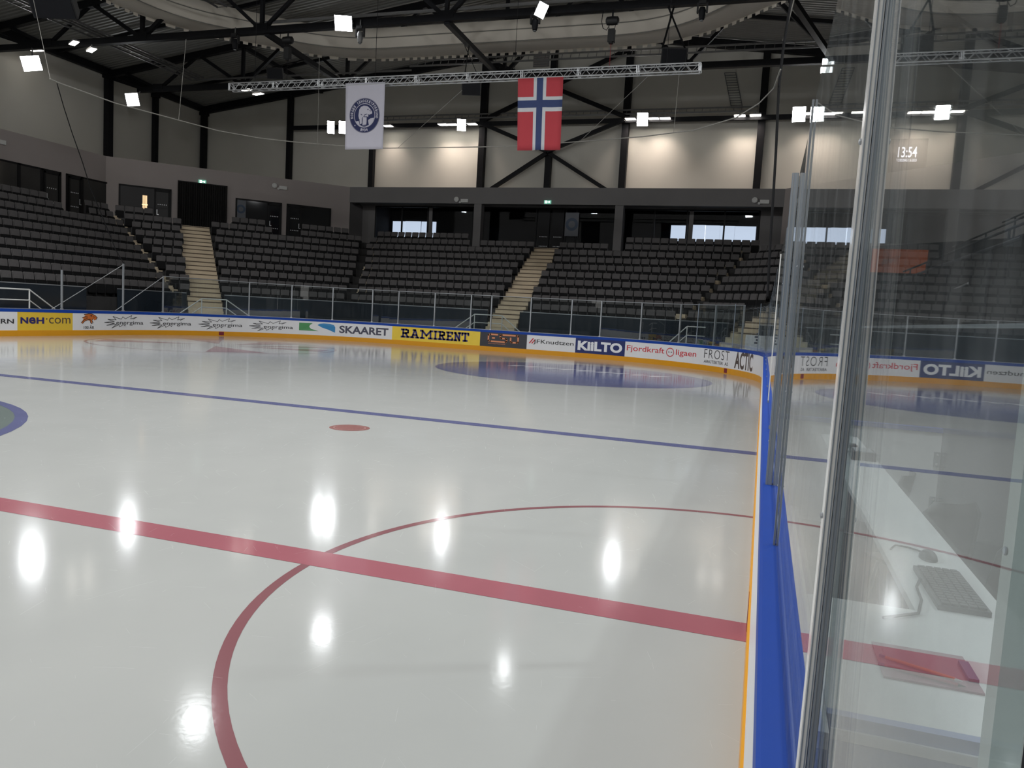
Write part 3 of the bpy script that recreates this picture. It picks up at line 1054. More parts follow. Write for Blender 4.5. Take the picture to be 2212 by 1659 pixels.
# stairs
def stair(blk, t0, t1, label, down=True, k1=NK - 1, name='stair_flight', d_down=6):
    root = empty(name, tuple(bpt(blk, (t0 + t1) / 2, -0.62)))
    tag(root, label, 'stairs', 'pale stairs through the stand')
    nn, dd = NOR[blk], DIR[blk]
    if down:
        nst = d_down
        for j in range(nst):
            z = fz(0) * (j + 1) / (nst + 1)
            d0 = -0.62 - 0.30 * (nst - j)
            q = MB()
            c = bpt(blk, (t0 + t1) / 2, (d0 + -0.62) / 2, z / 2)
            q.frame_box(c, dd * ((t1 - t0) / 2), nn * ((-0.62 - d0) / 2), (0, 0, z / 2))
            q.build('step', M['stair'], root)
    for k in range(k1 + 1):
        d0 = -0.62 + TREAD * k
        q = MB()
        c = bpt(blk, (t0 + t1) / 2, d0 + TREAD / 2, fz(k) - 0.03 + 0.02)
        q.frame_box(c, dd * ((t1 - t0) / 2), nn * (TREAD / 2), (0, 0, 0.04))
        # face of the riser
        c = bpt(blk, (t0 + t1) / 2, d0 - 0.008, fz(k) - RISE / 2)
        q.frame_box(c, dd * ((t1 - t0) / 2), nn * 0.012, (0, 0, RISE / 2))
        if k < NK - 1:
            c = bpt(blk, (t0 + t1) / 2, d0 + TREAD * 0.75, fz(k) + RISE / 4 + 0.02)
            q.frame_box(c, dd * ((t1 - t0) / 2), nn * (TREAD / 4), (0, 0, RISE / 4))
        q.build('step', M['stair'], root)
        q = MB()  # strip under each step edge stands for its shadow line
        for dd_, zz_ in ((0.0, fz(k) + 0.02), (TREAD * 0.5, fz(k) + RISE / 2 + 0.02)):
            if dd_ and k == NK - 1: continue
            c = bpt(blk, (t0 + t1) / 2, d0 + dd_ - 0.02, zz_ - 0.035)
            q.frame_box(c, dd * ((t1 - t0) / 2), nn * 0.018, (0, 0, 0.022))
        q.build('step_shadow', M['step_shadow'], root)
    return root


stair('B', -0.32, 1.30, 'pale stair rising to the black curtain')
stair('C', -13.60, -12.05, 'pale middle stair between the two end blocks of seats')
stair('E', -22.15, -20.5, 'pale stair at the far right beyond the glass corner', k1=8)


def side_stair(corner, label, w=0.55):
    """narrow stair along a corner of the stand"""
    root = empty('narrow_stair', (*ring(-0.62)[corner], 0))
    tag(root, label, 'stairs', 'narrow corner stairs')
    for k in range(NK):
        a = Vector((*ring(-0.62 + TREAD * k)[corner], 0))
        b = Vector((*ring(-0.62 + TREAD * (k + 1))[corner], 0))
        dr = (b - a)
        L = dr.length
        dr.normalize()
        sd = Vector((-dr.y, dr.x, 0))
        q = MB()
        q.frame_box((a + b) / 2 + Vector((0, 0, fz(k) + 0.03)), sd * (w / 2), dr * (L / 2), (0, 0, 0.03))
        q.frame_box(a + dr * (L * 0.78) + Vector((0, 0, fz(k) + 0.13)), sd * (w / 2), dr * (L * 0.22), (0, 0, 0.11))
        q.frame_box(a + Vector((0, 0, fz(k) - RISE / 2)), sd * (w / 2), dr * 0.02, (0, 0, RISE / 2))
        q.build('step', M['stair'], root)


side_stair(1, 'narrow pale stair between the left block and the corner seats')
side_stair(2, 'narrow pale stair between the corner block and the end block')
side_stair(3, 'narrow pale stair at the right end of the end block')

# ------------------------------------------------------------------ seats
PITCH = 0.497


def rounded(x0, x1, z0, z1, r, n=4, bottom=False):
    pts = []
    for cx, cz, a0 in ((x1 - r, z1 - r, 0), (x0 + r, z1 - r, pi / 2)):
        for i in range(n + 1):
            a = a0 + pi / 2 * i / n
            pts.append((cx + r * cos(a), cz + r * sin(a)))
    if bottom:
        for cx, cz, a0 in ((x0 + r, z0 + r, pi), (x1 - r, z0 + r, 1.5 * pi)):
            for i in range(n + 1):
                a = a0 + pi / 2 * i / n
                pts.append((cx + r * cos(a), cz + r * sin(a)))
    else:
        pts += [(x0 + 0.012, z0), (x1 - 0.012, z0)]
    return pts


def backrest_mb():
    q = MB()
    poly = rounded(-0.226, 0.226, BACK_H - 0.30, BACK_H, 0.055)
    # slightly reclined slab with a raised cushion in front
    f = lambda x, z, y: (x, y + (z - 0.5) * 0.16, z)
    q.prism([f(x, z, 0.0) for x, z in poly][::-1], (0, 0.035, 0))
    inn = rounded(-0.195, 0.195, BACK_H - 0.285, BACK_H - 0.03, 0.045)
    q.prism([f(x, z, -0.022) for x, z in inn][::-1], (0, 0.024, 0))
    return q


def pan_mb():
    q = MB()
    poly = rounded(-0.215, 0.215, 0.16, 0.56, 0.05, bottom=True)
    q.prism([(x, -0.10 + (z - 0.14) * 0.10, z) for x, z in poly][::-1], (0, 0.075, 0))
    return q


def frame_mb():
    q = MB()
    for sx in (-1, 1):
        q.box(sx * 0.235 - 0.012, sx * 0.235 + 0.012, -0.06, 0.06, 0.0, 0.52)
        q.box(sx * 0.235 - 0.014, sx * 0.235 + 0.014, -0.11, 0.08, 0.0, 0.025)
    q.box(-0.235, 0.235, 0.045, 0.07, 0.40, 0.45)
    return q


rows = []      # block, k, left u, right u, n seats (None = from pitch), group of rows


def row(blk, k, u0, u1, part=''):
    rows.append((blk, k, u0, u1, part))


for k, u1 in enumerate((366, 354, 336, 321, 306.5, 290, 277.5, 268)):
    row('L', k, None, u1)
row('L', 8, None, 136); row('L', 8, 192, 248, 'beyond the door')
row('L', 9, None, 103); row('L', 9, 183, 236, 'beyond the door')
for k, u0, u1 in ((0, 388, 411), (1, 365, 410), (2, 358, 400.5), (3, 337, 401.5), (4, 327.5, 394), (5, 308, 395.5), (6, 292, 397), (7, 284, 390.5), (8, 268.5, 392.6), (9, 248, 331)):
    row('A', k, u0, u1)
for k, u0, u1 in ((0, 478, 745), (1, 474, 750), (2, 477, 756), (3, 471, 763), (4, 465, 770), (5, 471.5, 771), (6, 464, 775.5), (7, 467, 776.5)):
    row('B', k, u0, u1)
row('B', 8, 456, 589); row('B', 8, 649.5, 782, 'right of the doors')
row('B', 9, 500, 574); row('B', 9, 652, 754, 'right of the doors')
for k, u0, u1 in ((0, 758, 1058), (1, 774, 1080), (2, 774, 1090), (3, 781, 1106), (4, 787, 1107), (5, 788, 1119), (6, 791.5, 1132), (7, 790, 1144.5)):
    row('C', k, u0, u1)
row('C', 8, 799.5, 1015); row('C', 8, 1037, 1154, 'right of the pillar')
row('C', 9, 815, 1012)
for k, u0, u1 in ((0, 1150, 1459.5), (1, 1150, 1498), (2, 1151, 1516), (3, 1163, 1535), (4, 1168.5, 1546), (5, 1180, 1571), (6, 1195.5, 1587), (7, 1196.5, 1598)):
    row('D', k, u0, u1)
row('D', 8, 1208, 1314); row('D', 8, 1349.5, 1623, 'right of the pillar')
row('D', 9, 1352, 1642)
for k, u0, u1 in ((0, 1485, 1596), (1, 1517, 1606), (2, 1533, 1655), (3, 1548, 1668), (4, 1559.5, 1680), (5, 1586, 1695), (6, 1597, 1705), (7, 1616, 1715), (8, 1642, 1725)):
    row('E', k, u0, u1)
BLKNAME = {'L': 'left block', 'A': 'wedge left of curtain', 'B': 'corner block', 'C': 'left end block', 'D': 'right end block', 'E': 'far right corner'}
seats = []
for blk, k, u0, u1, part in rows:
    N = OFF[blk] + TREAD * k
    nn = NOR[blk]
    tt1 = tcoord(blk, PN(u1, 600, nn, N))
    if u0 is None:
        tt0 = 13.2 + 0.33 * k
        cnt = int((tt1 - tt0) / PITCH)
        tt0 = tt1 - cnt * PITCH
    else:
        # iterate once because the column depends a little on height
        tt0 = tcoord(blk, PN(u0, 600, nn, N))
    # take the height of the seat back into account
    def t_at(u):
        lo, hi = tt0 - 3, tt1 + 3
        for _ in range(50):
            mm = (lo + hi) / 2
            p = bpt(blk, mm, TREAD * k, Z0S + RISE * k - 0.1)
            if px(p)[0] < u: lo = mm
            else: hi = mm
        return (lo + hi) / 2
    if blk in 'LABCDE':
        e1 = t_at(u1)
        e0 = e1 - cnt * PITCH if u0 is None else t_at(u0)
    cnt = max(1, int(round((e1 - e0) / PITCH)))
    pt = (e1 - e0) / cnt
    for j in range(cnt):
        t = e0 + (j + 0.5) * pt
        p = bpt(blk, t, TREAD * k, fz(k))
        seats.append((depth(p), blk, k, j, cnt, part, p, pt))
# largest in the picture first
vis = [s for s in seats if -30 < px(s[6] + Vector((0, 0, 0.7)))[0] < 1660]
vis.sort(key=lambda s: s[0] * (1.0 if s[1] in 'LAB' else 1.05))
single = vis[:300]
ids = set(id(s) for s in single)
rest = [s for s in seats if id(s) not in ids]
NSEAT = len(seats)


def rot_of(blk):
    n_ = NOR[blk]
    return atan2(n_.y, n_.x) - pi / 2


single.sort(key=lambda s: (s[1], s[2], s[3]))
proto = None
for s in single:
    _, blk, k, j, cnt, part, p, pt = s
    if proto is None:
        proto = empty('stadium_seat', p, rot_of(blk))
        backrest_mb().build('backrest', M['seat_cloth'], proto, 'local')
        pan_mb().build('seat_pan', M['seat_pan'], proto, 'local')
        frame_mb().build('side_frame', M['black_plastic'], proto, 'local')
        index_kids()
        o = proto
    else:
        o = copy_tree(proto)
    o.location = p
    o.rotation_euler = (0, 0, rot_of(blk))
    if blk in 'LA':
        num = '%s from right' % ORD[min(cnt - j, 30)]
    else:
        num = '%s from left' % ORD[min(j + 1, 30)]
    where = BLKNAME[blk] + ((' ' + part) if part else '')
    tag(o, 'grey seat, %s row from the front, %s, %s' % (ORD[k + 1], num, where), 'seat', 'folded grey seats of the stand')
# all further seats in one object
q = MB()
b_, p_, f_ = backrest_mb(), pan_mb(), frame_mb()
for s in rest:
    _, blk, k, j, cnt, part, p, pt = s
    R3 = Matrix.Rotation(rot_of(blk), 3, 'Z')
    for part_mb, mi in ((b_, 0), (p_, 1), (f_, 2)):
        q.add([R3 @ v + p for v in part_mb.v], part_mb.f, mi)
o = q.build('stadium_seats', [M['seat_cloth'], M['seat_pan'], M['black_plastic']], base=(0, 0, 0))
tag(o, 'the many further folded grey seats of the end blocks', 'seats', 'folded grey seats of the stand', 'stuff')


# ------------------------------------------------------------------ white guard rails at the foot of the stairs
def guard(blk, d, tops, slopes, label, mt='white_paint'):
    """tops: two picture points of the top rail; slopes: picture points where the sloping rails vanish behind the boards"""
    nn, N = NOR[blk], OFF[blk] + d
    a, b = PN(*tops[0], nn, N), PN(*tops[1], nn, N)
    zt = (a.z + b.z) / 2
    a.z = b.z = zt
    root = empty('guard_rail', ((a.x + b.x) / 2, (a.y + b.y) / 2, 0))
    tag(root, label, 'railing', 'white pipe railings at the stair feet')
    MB().tube([a, b], 0.028).build('top_rail', M[mt], root, smooth=True)
    dz = Vector((0, 0, 0.40))
    MB().tube([a - dz, b - dz], 0.022).build('mid_rail', M[mt], root, smooth=True)
    for p in (a, b):
        MB().tube([Vector((p.x, p.y, 0.0)), p], 0.026).build('post', M[mt], root, smooth=True)
    for p, sp in ((a, slopes[0]), (b, slopes[1])):
        if sp is None:
            continue
        e = PN(*sp, nn, N)
        e2 = p + (e - p) * ((p.z - 0.55) / max(p.z - e.z, 0.05)) if p.z - e.z > 0.05 else e
        MB().tube([p, e2], 0.026).build('sloping_rail', M[mt], root, smooth=True)
        MB().tube([p - dz, p - dz + (e2 - p) * 0.75], 0.022).build('sloping_rail', M[mt], root, smooth=True)
        MB().tube([Vector((e2.x, e2.y, 0)), e2], 0.024).build('post', M[mt], root, smooth=True)


guard('B', -2.75, ((436, 645), (489.5, 648)), ((400, 669), (533, 679)), 'white pipe railing in front of the stair under the curtain')
guard('C', -2.75, ((1025.5, 679), (1085, 682)), ((989, 704), (1122, 716)), 'white pipe railing in front of the middle stair')
guard('C', -2.75, ((1484.5, 705), (1531, 708)), ((1449, 736), (1562, 747)), 'white pipe railing near the far right glass corner')
guard('L', -1.75, ((-40, 621), (63.5, 625)), (None, (111, 662)), 'white pipe railing at the left edge below the left seats')
# chain beside the right railing
a, b = PN(1531, 702, NOR['C'], NC - 2.7), PN(1578, 706, NOR['C'], NC - 2.7)
pts = [a.lerp(b, i / 10) - Vector((0, 0, 0.16 * (1 - (2 * i / 10 - 1) ** 2))) for i in range(11)]
tag(MB().tube(pts, 0.015, 6).build('barrier_chain', M['white_paint']), 'slack white barrier chain beside the far right railing', 'chain')
# white sheet leaning behind the corner glass
a = PN(1611, 723, NOR['C'], 27.7); b = PN(1660, 727, NOR['C'], 27.7)
root = empty('notice_board', ((a.x + b.x) / 2, 27.7, 0))
tag(root, 'white notice board with dark marks behind the glass corner', 'notice board')
MB().box(a.x, b.x, 27.68, 27.72, 0.3, a.z).build('sheet', M['white_board'], root)
q = MB()
for i in range(4):
    q.box(b.x - 0.52 + 0.05 * (i % 2), b.x - 0.40, 27.672, 27.679, 1.18 + 0.12 * i, 1.25 + 0.12 * i)
q.build('marks', M['ink_grey'], root)
MB().box(a.x, b.x, 27.70, 27.9, 0.0, 0.3).build('foot', M['alu_dull'], root)

# ------------------------------------------------------------------ hall shell
XL, XR, YE = -46.0, 21.0, 50.0
APEX = -12.5
EAVE = 17.1


def roofz(x):
    return EAVE + 0.13 * (x - XL) if x < APEX else EAVE + 0.13 * (XR - x)


HB = 10.0            # top of the plastered lounge walls
YB = 43.8            # front of the end lounge beam
struct(MB().box(XL - 0.25, XL, -14, YE + 0.25, 0, EAVE + 0.5).build('wall_left', M['wall_up']), 'pale panel wall high on the left long side')
q = MB()
q.prism([(XL, YE, 5.0), (XR, YE, 5.0), (XR, YE, roofz(XR) + 0.4), (APEX, YE, roofz(APEX) + 0.4), (XL, YE, roofz(XL) + 0.4)], (0, 0.25, 0))
struct(q.build('wall_end', M['wall_up']), 'pale gable wall above the end lounge')
struct(MB().box(XR, XR + 0.25, -14, YE + 0.25, 0, EAVE + 0.5).build('wall_right', M['wall_up']))
NBW, NEW = 51.0, 31.3
pB0 = Vector((-39.0, SQ * NBW - 39.0, 0)); pB1 = Vector((YB - SQ * NBW, YB, 0))
pE0 = Vector((SQ * NEW - YB, YB, 0)); pE1 = Vector((13.0, SQ * NEW - 13.0, 0))
ZB = 5.0
for nm, a, b in (('wall_lounge_left', Vector((-39, -14, 0)), pB0), ('wall_lounge_corner', pB0, pB1), ('wall_lounge_corner_right', pE0, pE1), ('wall_lounge_right', pE1, Vector((13, -14, 0)))):
    dr = (b - a).normalized()
    nn = Vector((-dr.y, dr.x, 0))
    q = MB()
    q.frame_box((a + b) / 2 + nn * 0.1 + Vector((0, 0, (ZB + HB) / 2)), dr * ((b - a).length / 2 + 0.04), nn * 0.1, (0, 0, (HB - ZB) / 2))
    struct(q.build(nm, M['wall_band']), 'taupe plaster wall behind the top seats')
# flat lounge roof behind the walls
q = MB()
for a, b, c, d in (((-39, -14), (-39, pB0.y), (XL, pB0.y), (XL, -14)), ((-39, pB0.y), (pB1.x, YB), (pB1.x, YE), (XL, YE)), ((-39, pB0.y), (XL, YE), (XL, pB0.y), (-42, pB0.y)),
                   ((pB1.x, YB + 0.4), (pE0.x, YB + 0.4), (pE0.x, YE), (pB1.x, YE)), ((pE0.x, YB), (13, pE1.y), (XR, pE1.y), (XR, YE)), ((13, pE1.y), (13, -14), (XR, -14), (XR, pE1.y))):
    q.add([(*a, HB - 0.02), (*b, HB - 0.02), (*c, HB - 0.02), (*d, HB - 0.02)], [(0, 1, 2, 3)])
struct(q.build('slab', M['wall_dark'], base=(0, 0, 0)), 'flat top of the lounge walls')
# end lounge: beam, pillars, side returns, dark room
zb_bot = P(1030, 440, 1, YB).z
struct(MB().box(pB1.x, pE0.x, YB, YB + 0.55, zb_bot, HB).build('beam_end', M['wall_dark']), 'long charcoal beam over the end lounge windows')
YW = 45.7
for u, w in ((1031, 0.52), (1336, 0.52)):
    x = P(u, 480, 1, YB + 0.1).x
    struct(MB().box(x - w / 2, x + w / 2, YB + 0.05, YB + 0.6, ZB, zb_bot).build('pillar', M['wall_dark']), 'charcoal pillar under the end beam')
xl = P(810, 480, 1, YW).x; xr = P(1642, 480, 1, YW).x
q = MB(); q.box(pB1.x - 0.2, pB1.x, YB, YW, ZB, zb_bot); q.box(pB1.x - 0.2, xl, YW, YW + 0.15, ZB, zb_bot + 0.3)
struct(q.build('wall_recess_left', M['wall_dark']))
q = MB(); q.box(pE0.x, pE0.x + 0.2, YB, YW, ZB, zb_bot); q.box(xr, pE0.x + 0.2, YW, YW + 0.15, ZB, zb_bot + 0.3)
struct(q.build('wall_recess_right', M['wall_dark']))
ztop_w = P(1180, 449, 1, YW).z
struct(MB().box(xl, xr, YW, YW + 0.15, ztop_w, HB - 0.1).build('wall_recess_head', M['wall_dark']))
struct(MB().box(pB1.x, pE0.x, YB + 0.5, YW + 0.1, zb_bot + 0.25, zb_bot + 0.35).build('ceiling_recess', M['lounge']))
q = MB()
q.box(xl - 1, xr + 1, YE - 0.22, YE - 0.12, ZB, HB - 0.1)
q.box(xl - 1, xr + 1, YW + 0.2, YE - 0.2, ZB - 0.1, ZB + 0.72)
q.box(xl - 1, xl - 0.9, YW + 0.2, YE - 0.2, ZB, HB - 0.1)
q.box(xr + 0.9, xr + 1, YW + 0.2, YE - 0.2, ZB, HB - 0.1)
q.box(xl - 1, xr + 1, YW + 0.2, YE - 0.2, 9.45, 9.55)
struct(q.build('wall_lounge_room', M['lounge']), 'dark lounge room behind the glass')
# daylight windows in the lounge back wall
for i, (u0, v0, u1, v1) in enumerate(((849, 478, 874, 512), (876, 478, 908, 513), (911, 479, 941, 513), (1450, 487, 1480, 521), (1491, 486, 1522, 522), (1524, 487, 1553, 522), (1556, 488, 1585, 522), (1588, 489, 1631, 523))):
    a, b = P(u0, v0, 1, YE - 0.25), P(u1, v1, 1, YE - 0.25)
    z1 = P((u0 + u1) / 2, v0, 1, YE - 0.25).z
    o = empty('window_%d' % (20 + i), ((a.x + b.x) / 2, YE - 0.25, b.z))
    struct(o, 'bright daylight window pane in the lounge back wall')
    MB().box(a.x, b.x, YE - 0.27, YE - 0.235, b.z, z1).build('window_pane', M['daylight'], o)
# lounge glazing in three bays
nwin = 0
for (u0, u1, mull, vt) in ((810, 1023, (868, 924, 930), 453), (1042, 1331, (1158, 1184, 1222, 1245), 449), (1347, 1641, (1413, 1484, 1493, 1565), 450)):
    nwin += 1
    x0, x1 = P(u0, 480, 1, YW).x, P(u1, 480, 1, YW).x
    root = empty('window_%d' % nwin, ((x0 + x1) / 2, YW, ZB + 0.6))
    struct(root, 'dark glazed front of the end lounge, %s bay from the left' % ORD[nwin])
    q = MB()
    zt = ztop_w
    q.box(x0, x1, YW - 0.03, YW + 0.06, zt - 0.09, zt); q.box(x0, x0 + 0.09, YW - 0.03, YW + 0.06, ZB + 0.6, zt); q.box(x1 - 0.09, x1, YW - 0.03, YW + 0.06, ZB + 0.6, zt)
    q.build('window_frame', M['frame'], root)
    for mu in mull:
        xm = P(mu, 480, 1, YW).x
        w = 0.13 if mu in (930, 1493) else 0.05
        MB().box(xm - w, xm + w, YW - 0.03, YW + 0.06, ZB + 0.6, zt - 0.09).build('mullion', M['frame'] if w < 0.1 else M['wall_dark'], root)
    MB().box(x0 + 0.05, x1 - 0.05, YW + 0.012, YW + 0.03, ZB + 0.6, zt - 0.05).build('glazing', M['glass_lounge'], root)
# double door in the middle bay: dotted safety markings and push bars
x0, x1 = P(1160, 480, 1, YW).x, P(1221, 480, 1, YW).x
root = empty('door_1', ((x0 + x1) / 2, YW, ZB + 0.7))
struct(root, 'dark double glass door in the middle of the end lounge')
for side in (0, 1):
    a = x0 + (x1 - x0) * (0.04 + 0.5 * side); b = a + (x1 - x0) * 0.42
    q = MB(); q.box(a, b, YW - 0.07, YW - 0.035, ZB + 0.7, ztop_w - 0.12)
    q.build('door_leaf', M['frame'], root)
    q = MB()
    for zz in (ZB + 2.05, ZB + 1.42):
        for i in range(6):
            xx = a + (b - a) * (0.2 + 0.12 * i)
            q.box(xx, xx + 0.05, YW - 0.076, YW - 0.071, zz, zz + 0.05)
    q.build('safety_dots', M['ink_white'], root)


def plane_pt(nn, N, t, z, out=0.0):
    p = nn * (N - out) + Vector((nn.y, -nn.x, 0)) * t
    return Vector((p.x, p.y, z))


def tc(nn, p):
    return p.x * nn.y - p.y * nn.x


def shopfront(idx, nn, N, u0, u1, vt, door, label, mull=()):
    """glazed opening with a door leaf in a plaster wall; columns are read at mid-height"""
    tt = lambda u: tc(nn, PN(u, vt + 40, nn, N))
    t0, t1 = tt(u0), tt(u1)
    zt = PN((u0 + u1) / 2, vt, nn, N).z
    zb = 5.45
    dr = Vector((nn.y, -nn.x, 0))
    c = plane_pt(nn, N, (t0 + t1) / 2, zb)
    root = empty('window_%d' % idx, c)
    struct(root, label)

    def bx(a, b, z0, z1, o0, o1, q=None):
        q = q or MB()
        cc = plane_pt(nn, N, (a + b) / 2, (z0 + z1) / 2, (o0 + o1) / 2)
        return q.frame_box(cc, dr * ((b - a) / 2), nn * ((o1 - o0) / 2), (0, 0, (z1 - z0) / 2))
    bx(t0, t1, zb, zt, 0.005, 0.02).build('glazing', M['pane_dark'], root)
    q = MB()
    bx(t0, t1, zt - 0.09, zt, 0.0, 0.06, q); bx(t0, t0 + 0.10, zb, zt, 0.0, 0.06, q); bx(t1 - 0.10, t1, zb, zt, 0.0, 0.06, q)
    for mu in mull:
        tm = tt(mu)
        bx(tm - 0.09, tm + 0.09, zb, zt, 0.0, 0.06, q)
    q.build('window_frame', M['frame'], root)
    if door:
        a, b = tt(door[0]), tt(door[1])
        q = MB()
        bx(a, a + 0.10, zb, zt - 0.1, 0.0, 0.09, q); bx(b - 0.10, b, zb, zt - 0.1, 0.0, 0.09, q); bx(a, b, zt - 0.22, zt - 0.1, 0.0, 0.09, q); bx(a, b, zb, zb + 0.25, 0.0, 0.09, q)
        q.build('door_frame', M['frame'], root)
        q = MB()
        for zz in (zb + 1.95, zb + 1.15, zb + 0.4):
            for i in range(5):
                tq = a + (b - a) * (0.22 + 0.13 * i)
                bx(tq, tq + 0.055, zz, zz + 0.055, 0.022, 0.028, q)
        q.build('safety_dots', M['ink_white'], root)
        h = a + 0.16 if door[2] else b - 0.16
        q = MB(); bx(h - 0.02, h + 0.02, zb + 1.35, zb + 1.65, 0.09, 0.13, q); bx(h - 0.02, h + 0.10, zb + 1.32, zb + 1.36, 0.09, 0.13, q)
        q.build('door_handle', M['alu'], root)
    return root


M['pane_dark'] = mat('dark_glass_pane', (0.012, 0.013, 0.016), 0.04, var=0.2, scale=0.5, spec=0.2)
M['pane_grey'] = mat('pane_with_pale_room', (0.05, 0.048, 0.046), 0.08, var=0.35, scale=0.35, spec=0.25)
nL, nB = NOR['L'], NOR['B']
wL1 = shopfront(4, nL, 39.0, -60, 131, 351, (93, 128, True), 'black framed glass front with a door, far left wall', (-20, 40, 90))
wL2 = shopfront(5, nL, 39.0, 142, 238, 385, (146, 174, False), 'black framed door and pane left of the wall corner', (176,))
wB1 = shopfront(6, nB, NBW, 256, 370, 403, (333, 367, True), 'black framed pane and door left of the black curtain', ())
wB2 = shopfront(7, nB, NBW, 508, 608, 433, (577, 606, True), 'black framed pane and door right of the black curtain', ())
wB3 = shopfront(8, nB, NBW, 618, 714, 445, (621, 650, False), 'black framed door and pane nearest the end lounge', ())
for o in COL.objects:
    if o.parent in (wL1, wL2) and o.name.startswith('glazing'):
        o.data.materials[0] = M['pane_grey']
# warm slatted backrest seen through the pane left of the curtain
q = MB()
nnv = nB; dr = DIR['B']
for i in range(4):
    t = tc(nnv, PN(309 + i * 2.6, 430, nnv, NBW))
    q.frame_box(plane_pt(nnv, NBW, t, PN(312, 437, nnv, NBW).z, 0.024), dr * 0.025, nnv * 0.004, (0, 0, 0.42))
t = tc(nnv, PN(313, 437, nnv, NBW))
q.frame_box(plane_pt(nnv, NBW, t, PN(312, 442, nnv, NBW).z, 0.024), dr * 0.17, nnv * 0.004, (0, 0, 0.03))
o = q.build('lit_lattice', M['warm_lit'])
tag(o, 'small warm lit wooden lattice behind the pane left of the curtain', 'lattice')
# blue round emblem sheets inside two panes
def emblem_sheet(nn, N, u0, u1, v0, v1, label):
    t0, t1 = tc(nn, PN(u0, v0 + 10, nn, N)), tc(nn, PN(u1, v0 + 10, nn, N))
    z1, z0 = PN(u0, v0, nn, N).z, PN(u0, v1, nn, N).z
    root = empty('emblem_sheet', plane_pt(nn, N, (t0 + t1) / 2, z0, 0.03))
    tag(root, label, 'sheet', 'emblem sheets in the windows')
    dr = Vector((nn.y, -nn.x, 0))
    q = MB(); q.frame_box(plane_pt(nn, N, (t0 + t1) / 2, (z0 + z1) / 2, 0.03), dr * ((t1 - t0) / 2), nn * 0.004, (0, 0, (z1 - z0) / 2))
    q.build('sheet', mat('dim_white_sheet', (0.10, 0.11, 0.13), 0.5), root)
    r = min((t1 - t0), (z1 - z0)) * 0.46
    c = plane_pt(nn, N, (t0 + t1) / 2, (z0 + z1) / 2, 0.037)
    q = MB(); q.lathe(c, [(r, 0), (r, 0.004)], 24, -nn)
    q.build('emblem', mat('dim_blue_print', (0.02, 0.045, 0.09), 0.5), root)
    q = MB(); q.lathe(c - nn * 0.005, [(r * 0.55, 0), (r * 0.55, 0.004)], 20, -nn)
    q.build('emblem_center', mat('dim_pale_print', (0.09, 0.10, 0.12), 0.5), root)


emblem_sheet(nB, NBW, 510, 531, 431, 470, 'dim blue round emblem in the pane right of the curtain')
emblem_sheet(Vector((0, 1, 0)), YW - 0.06, 1222, 1251, 459, 510, 'dim blue round emblem beside the double door of the end lounge')

# black curtain in the corner wall
t0, t1 = tc(nB, PN(383, 440, nB, NBW)), tc(nB, PN(490, 440, nB, NBW))
zt = PN(436, 398, nB, NBW).z
root = empty('curtain', plane_pt(nB, NBW, (t0 + t1) / 2, 5.4, 0.2))
tag(root, 'tall black pleated curtain across the corner doorway', 'curtain')
q = MB()
nf = 110
vs, fs = [], []
for i in range(nf + 1):
    t = t0 + (t1 - t0) * i / nf
    w = 0.16 + 0.07 * sin(i * 1.25) + 0.03 * sin(i * 0.47 + 1)
    a = plane_pt(nB, NBW, t, 5.4, w); b = plane_pt(nB, NBW, t, zt, w * 0.9 + 0.02)
    vs += [a, b]
for i in range(nf):
    fs.append((2 * i, 2 * i + 2, 2 * i + 3, 2 * i + 1))
q.add(vs, fs)
q.build('drape', M['curtain'], root, smooth=True)
MB().bar(plane_pt(nB, NBW, t0, zt + 0.02, 0.16), plane_pt(nB, NBW, t1, zt + 0.02, 0.16), 0.10, 0.06).build('rail', M['frame'], root)


def wall_item(nn, N, u, v):
    return PN(u, v, nn, N)


def exit_sign(nn, N, u, v, label, w=0.46, h=0.22):
    p = PN(u, v, nn, N - 0.06)
    dr = Vector((nn.y, -nn.x, 0))
    root = empty('exit_sign', p - Vector((0, 0, h / 2)))
    tag(root, label, 'exit sign', 'green exit signs')
    MB().frame_box(p, dr * (w / 2), nn * 0.04, (0, 0, h / 2)).build('box', M['exit_green'], root)
    f = p - nn * 0.044
    q = MB()
    q.frame_box(f - dr * (w * 0.20), dr * (w * 0.13), nn * 0.003, (0, 0, h * 0.34))
    q.build('door_symbol', M['exit_white'], root)
    q = MB()
    q.frame_box(f + dr * (w * 0.16), dr * (w * 0.14), nn * 0.003, (0, 0, h * 0.10))
    c = f + dr * (w * 0.24)
    q.prism([c + Vector((0, 0, h * 0.30)), c + dr * (w * 0.14), c - Vector((0, 0, h * 0.30))], -nn * 0.003)
    q.build('arrow', M['exit_white'], root)
    q = MB()
    g = f - dr * (w * 0.20) - nn * 0.004
    q.frame_box(g - Vector((0, 0, h * 0.02)), dr * (w * 0.05), nn * 0.002, (0, 0, h * 0.26))
    q.build('running_figure', M['exit_green'], root)


exit_sign(nB, NBW, 437, 392.5, 'green exit sign with arrow above the black curtain')
exit_sign(Vector((0, 1, 0)), YB, 1183, 436.5, 'green exit sign on the charcoal beam above the double door')


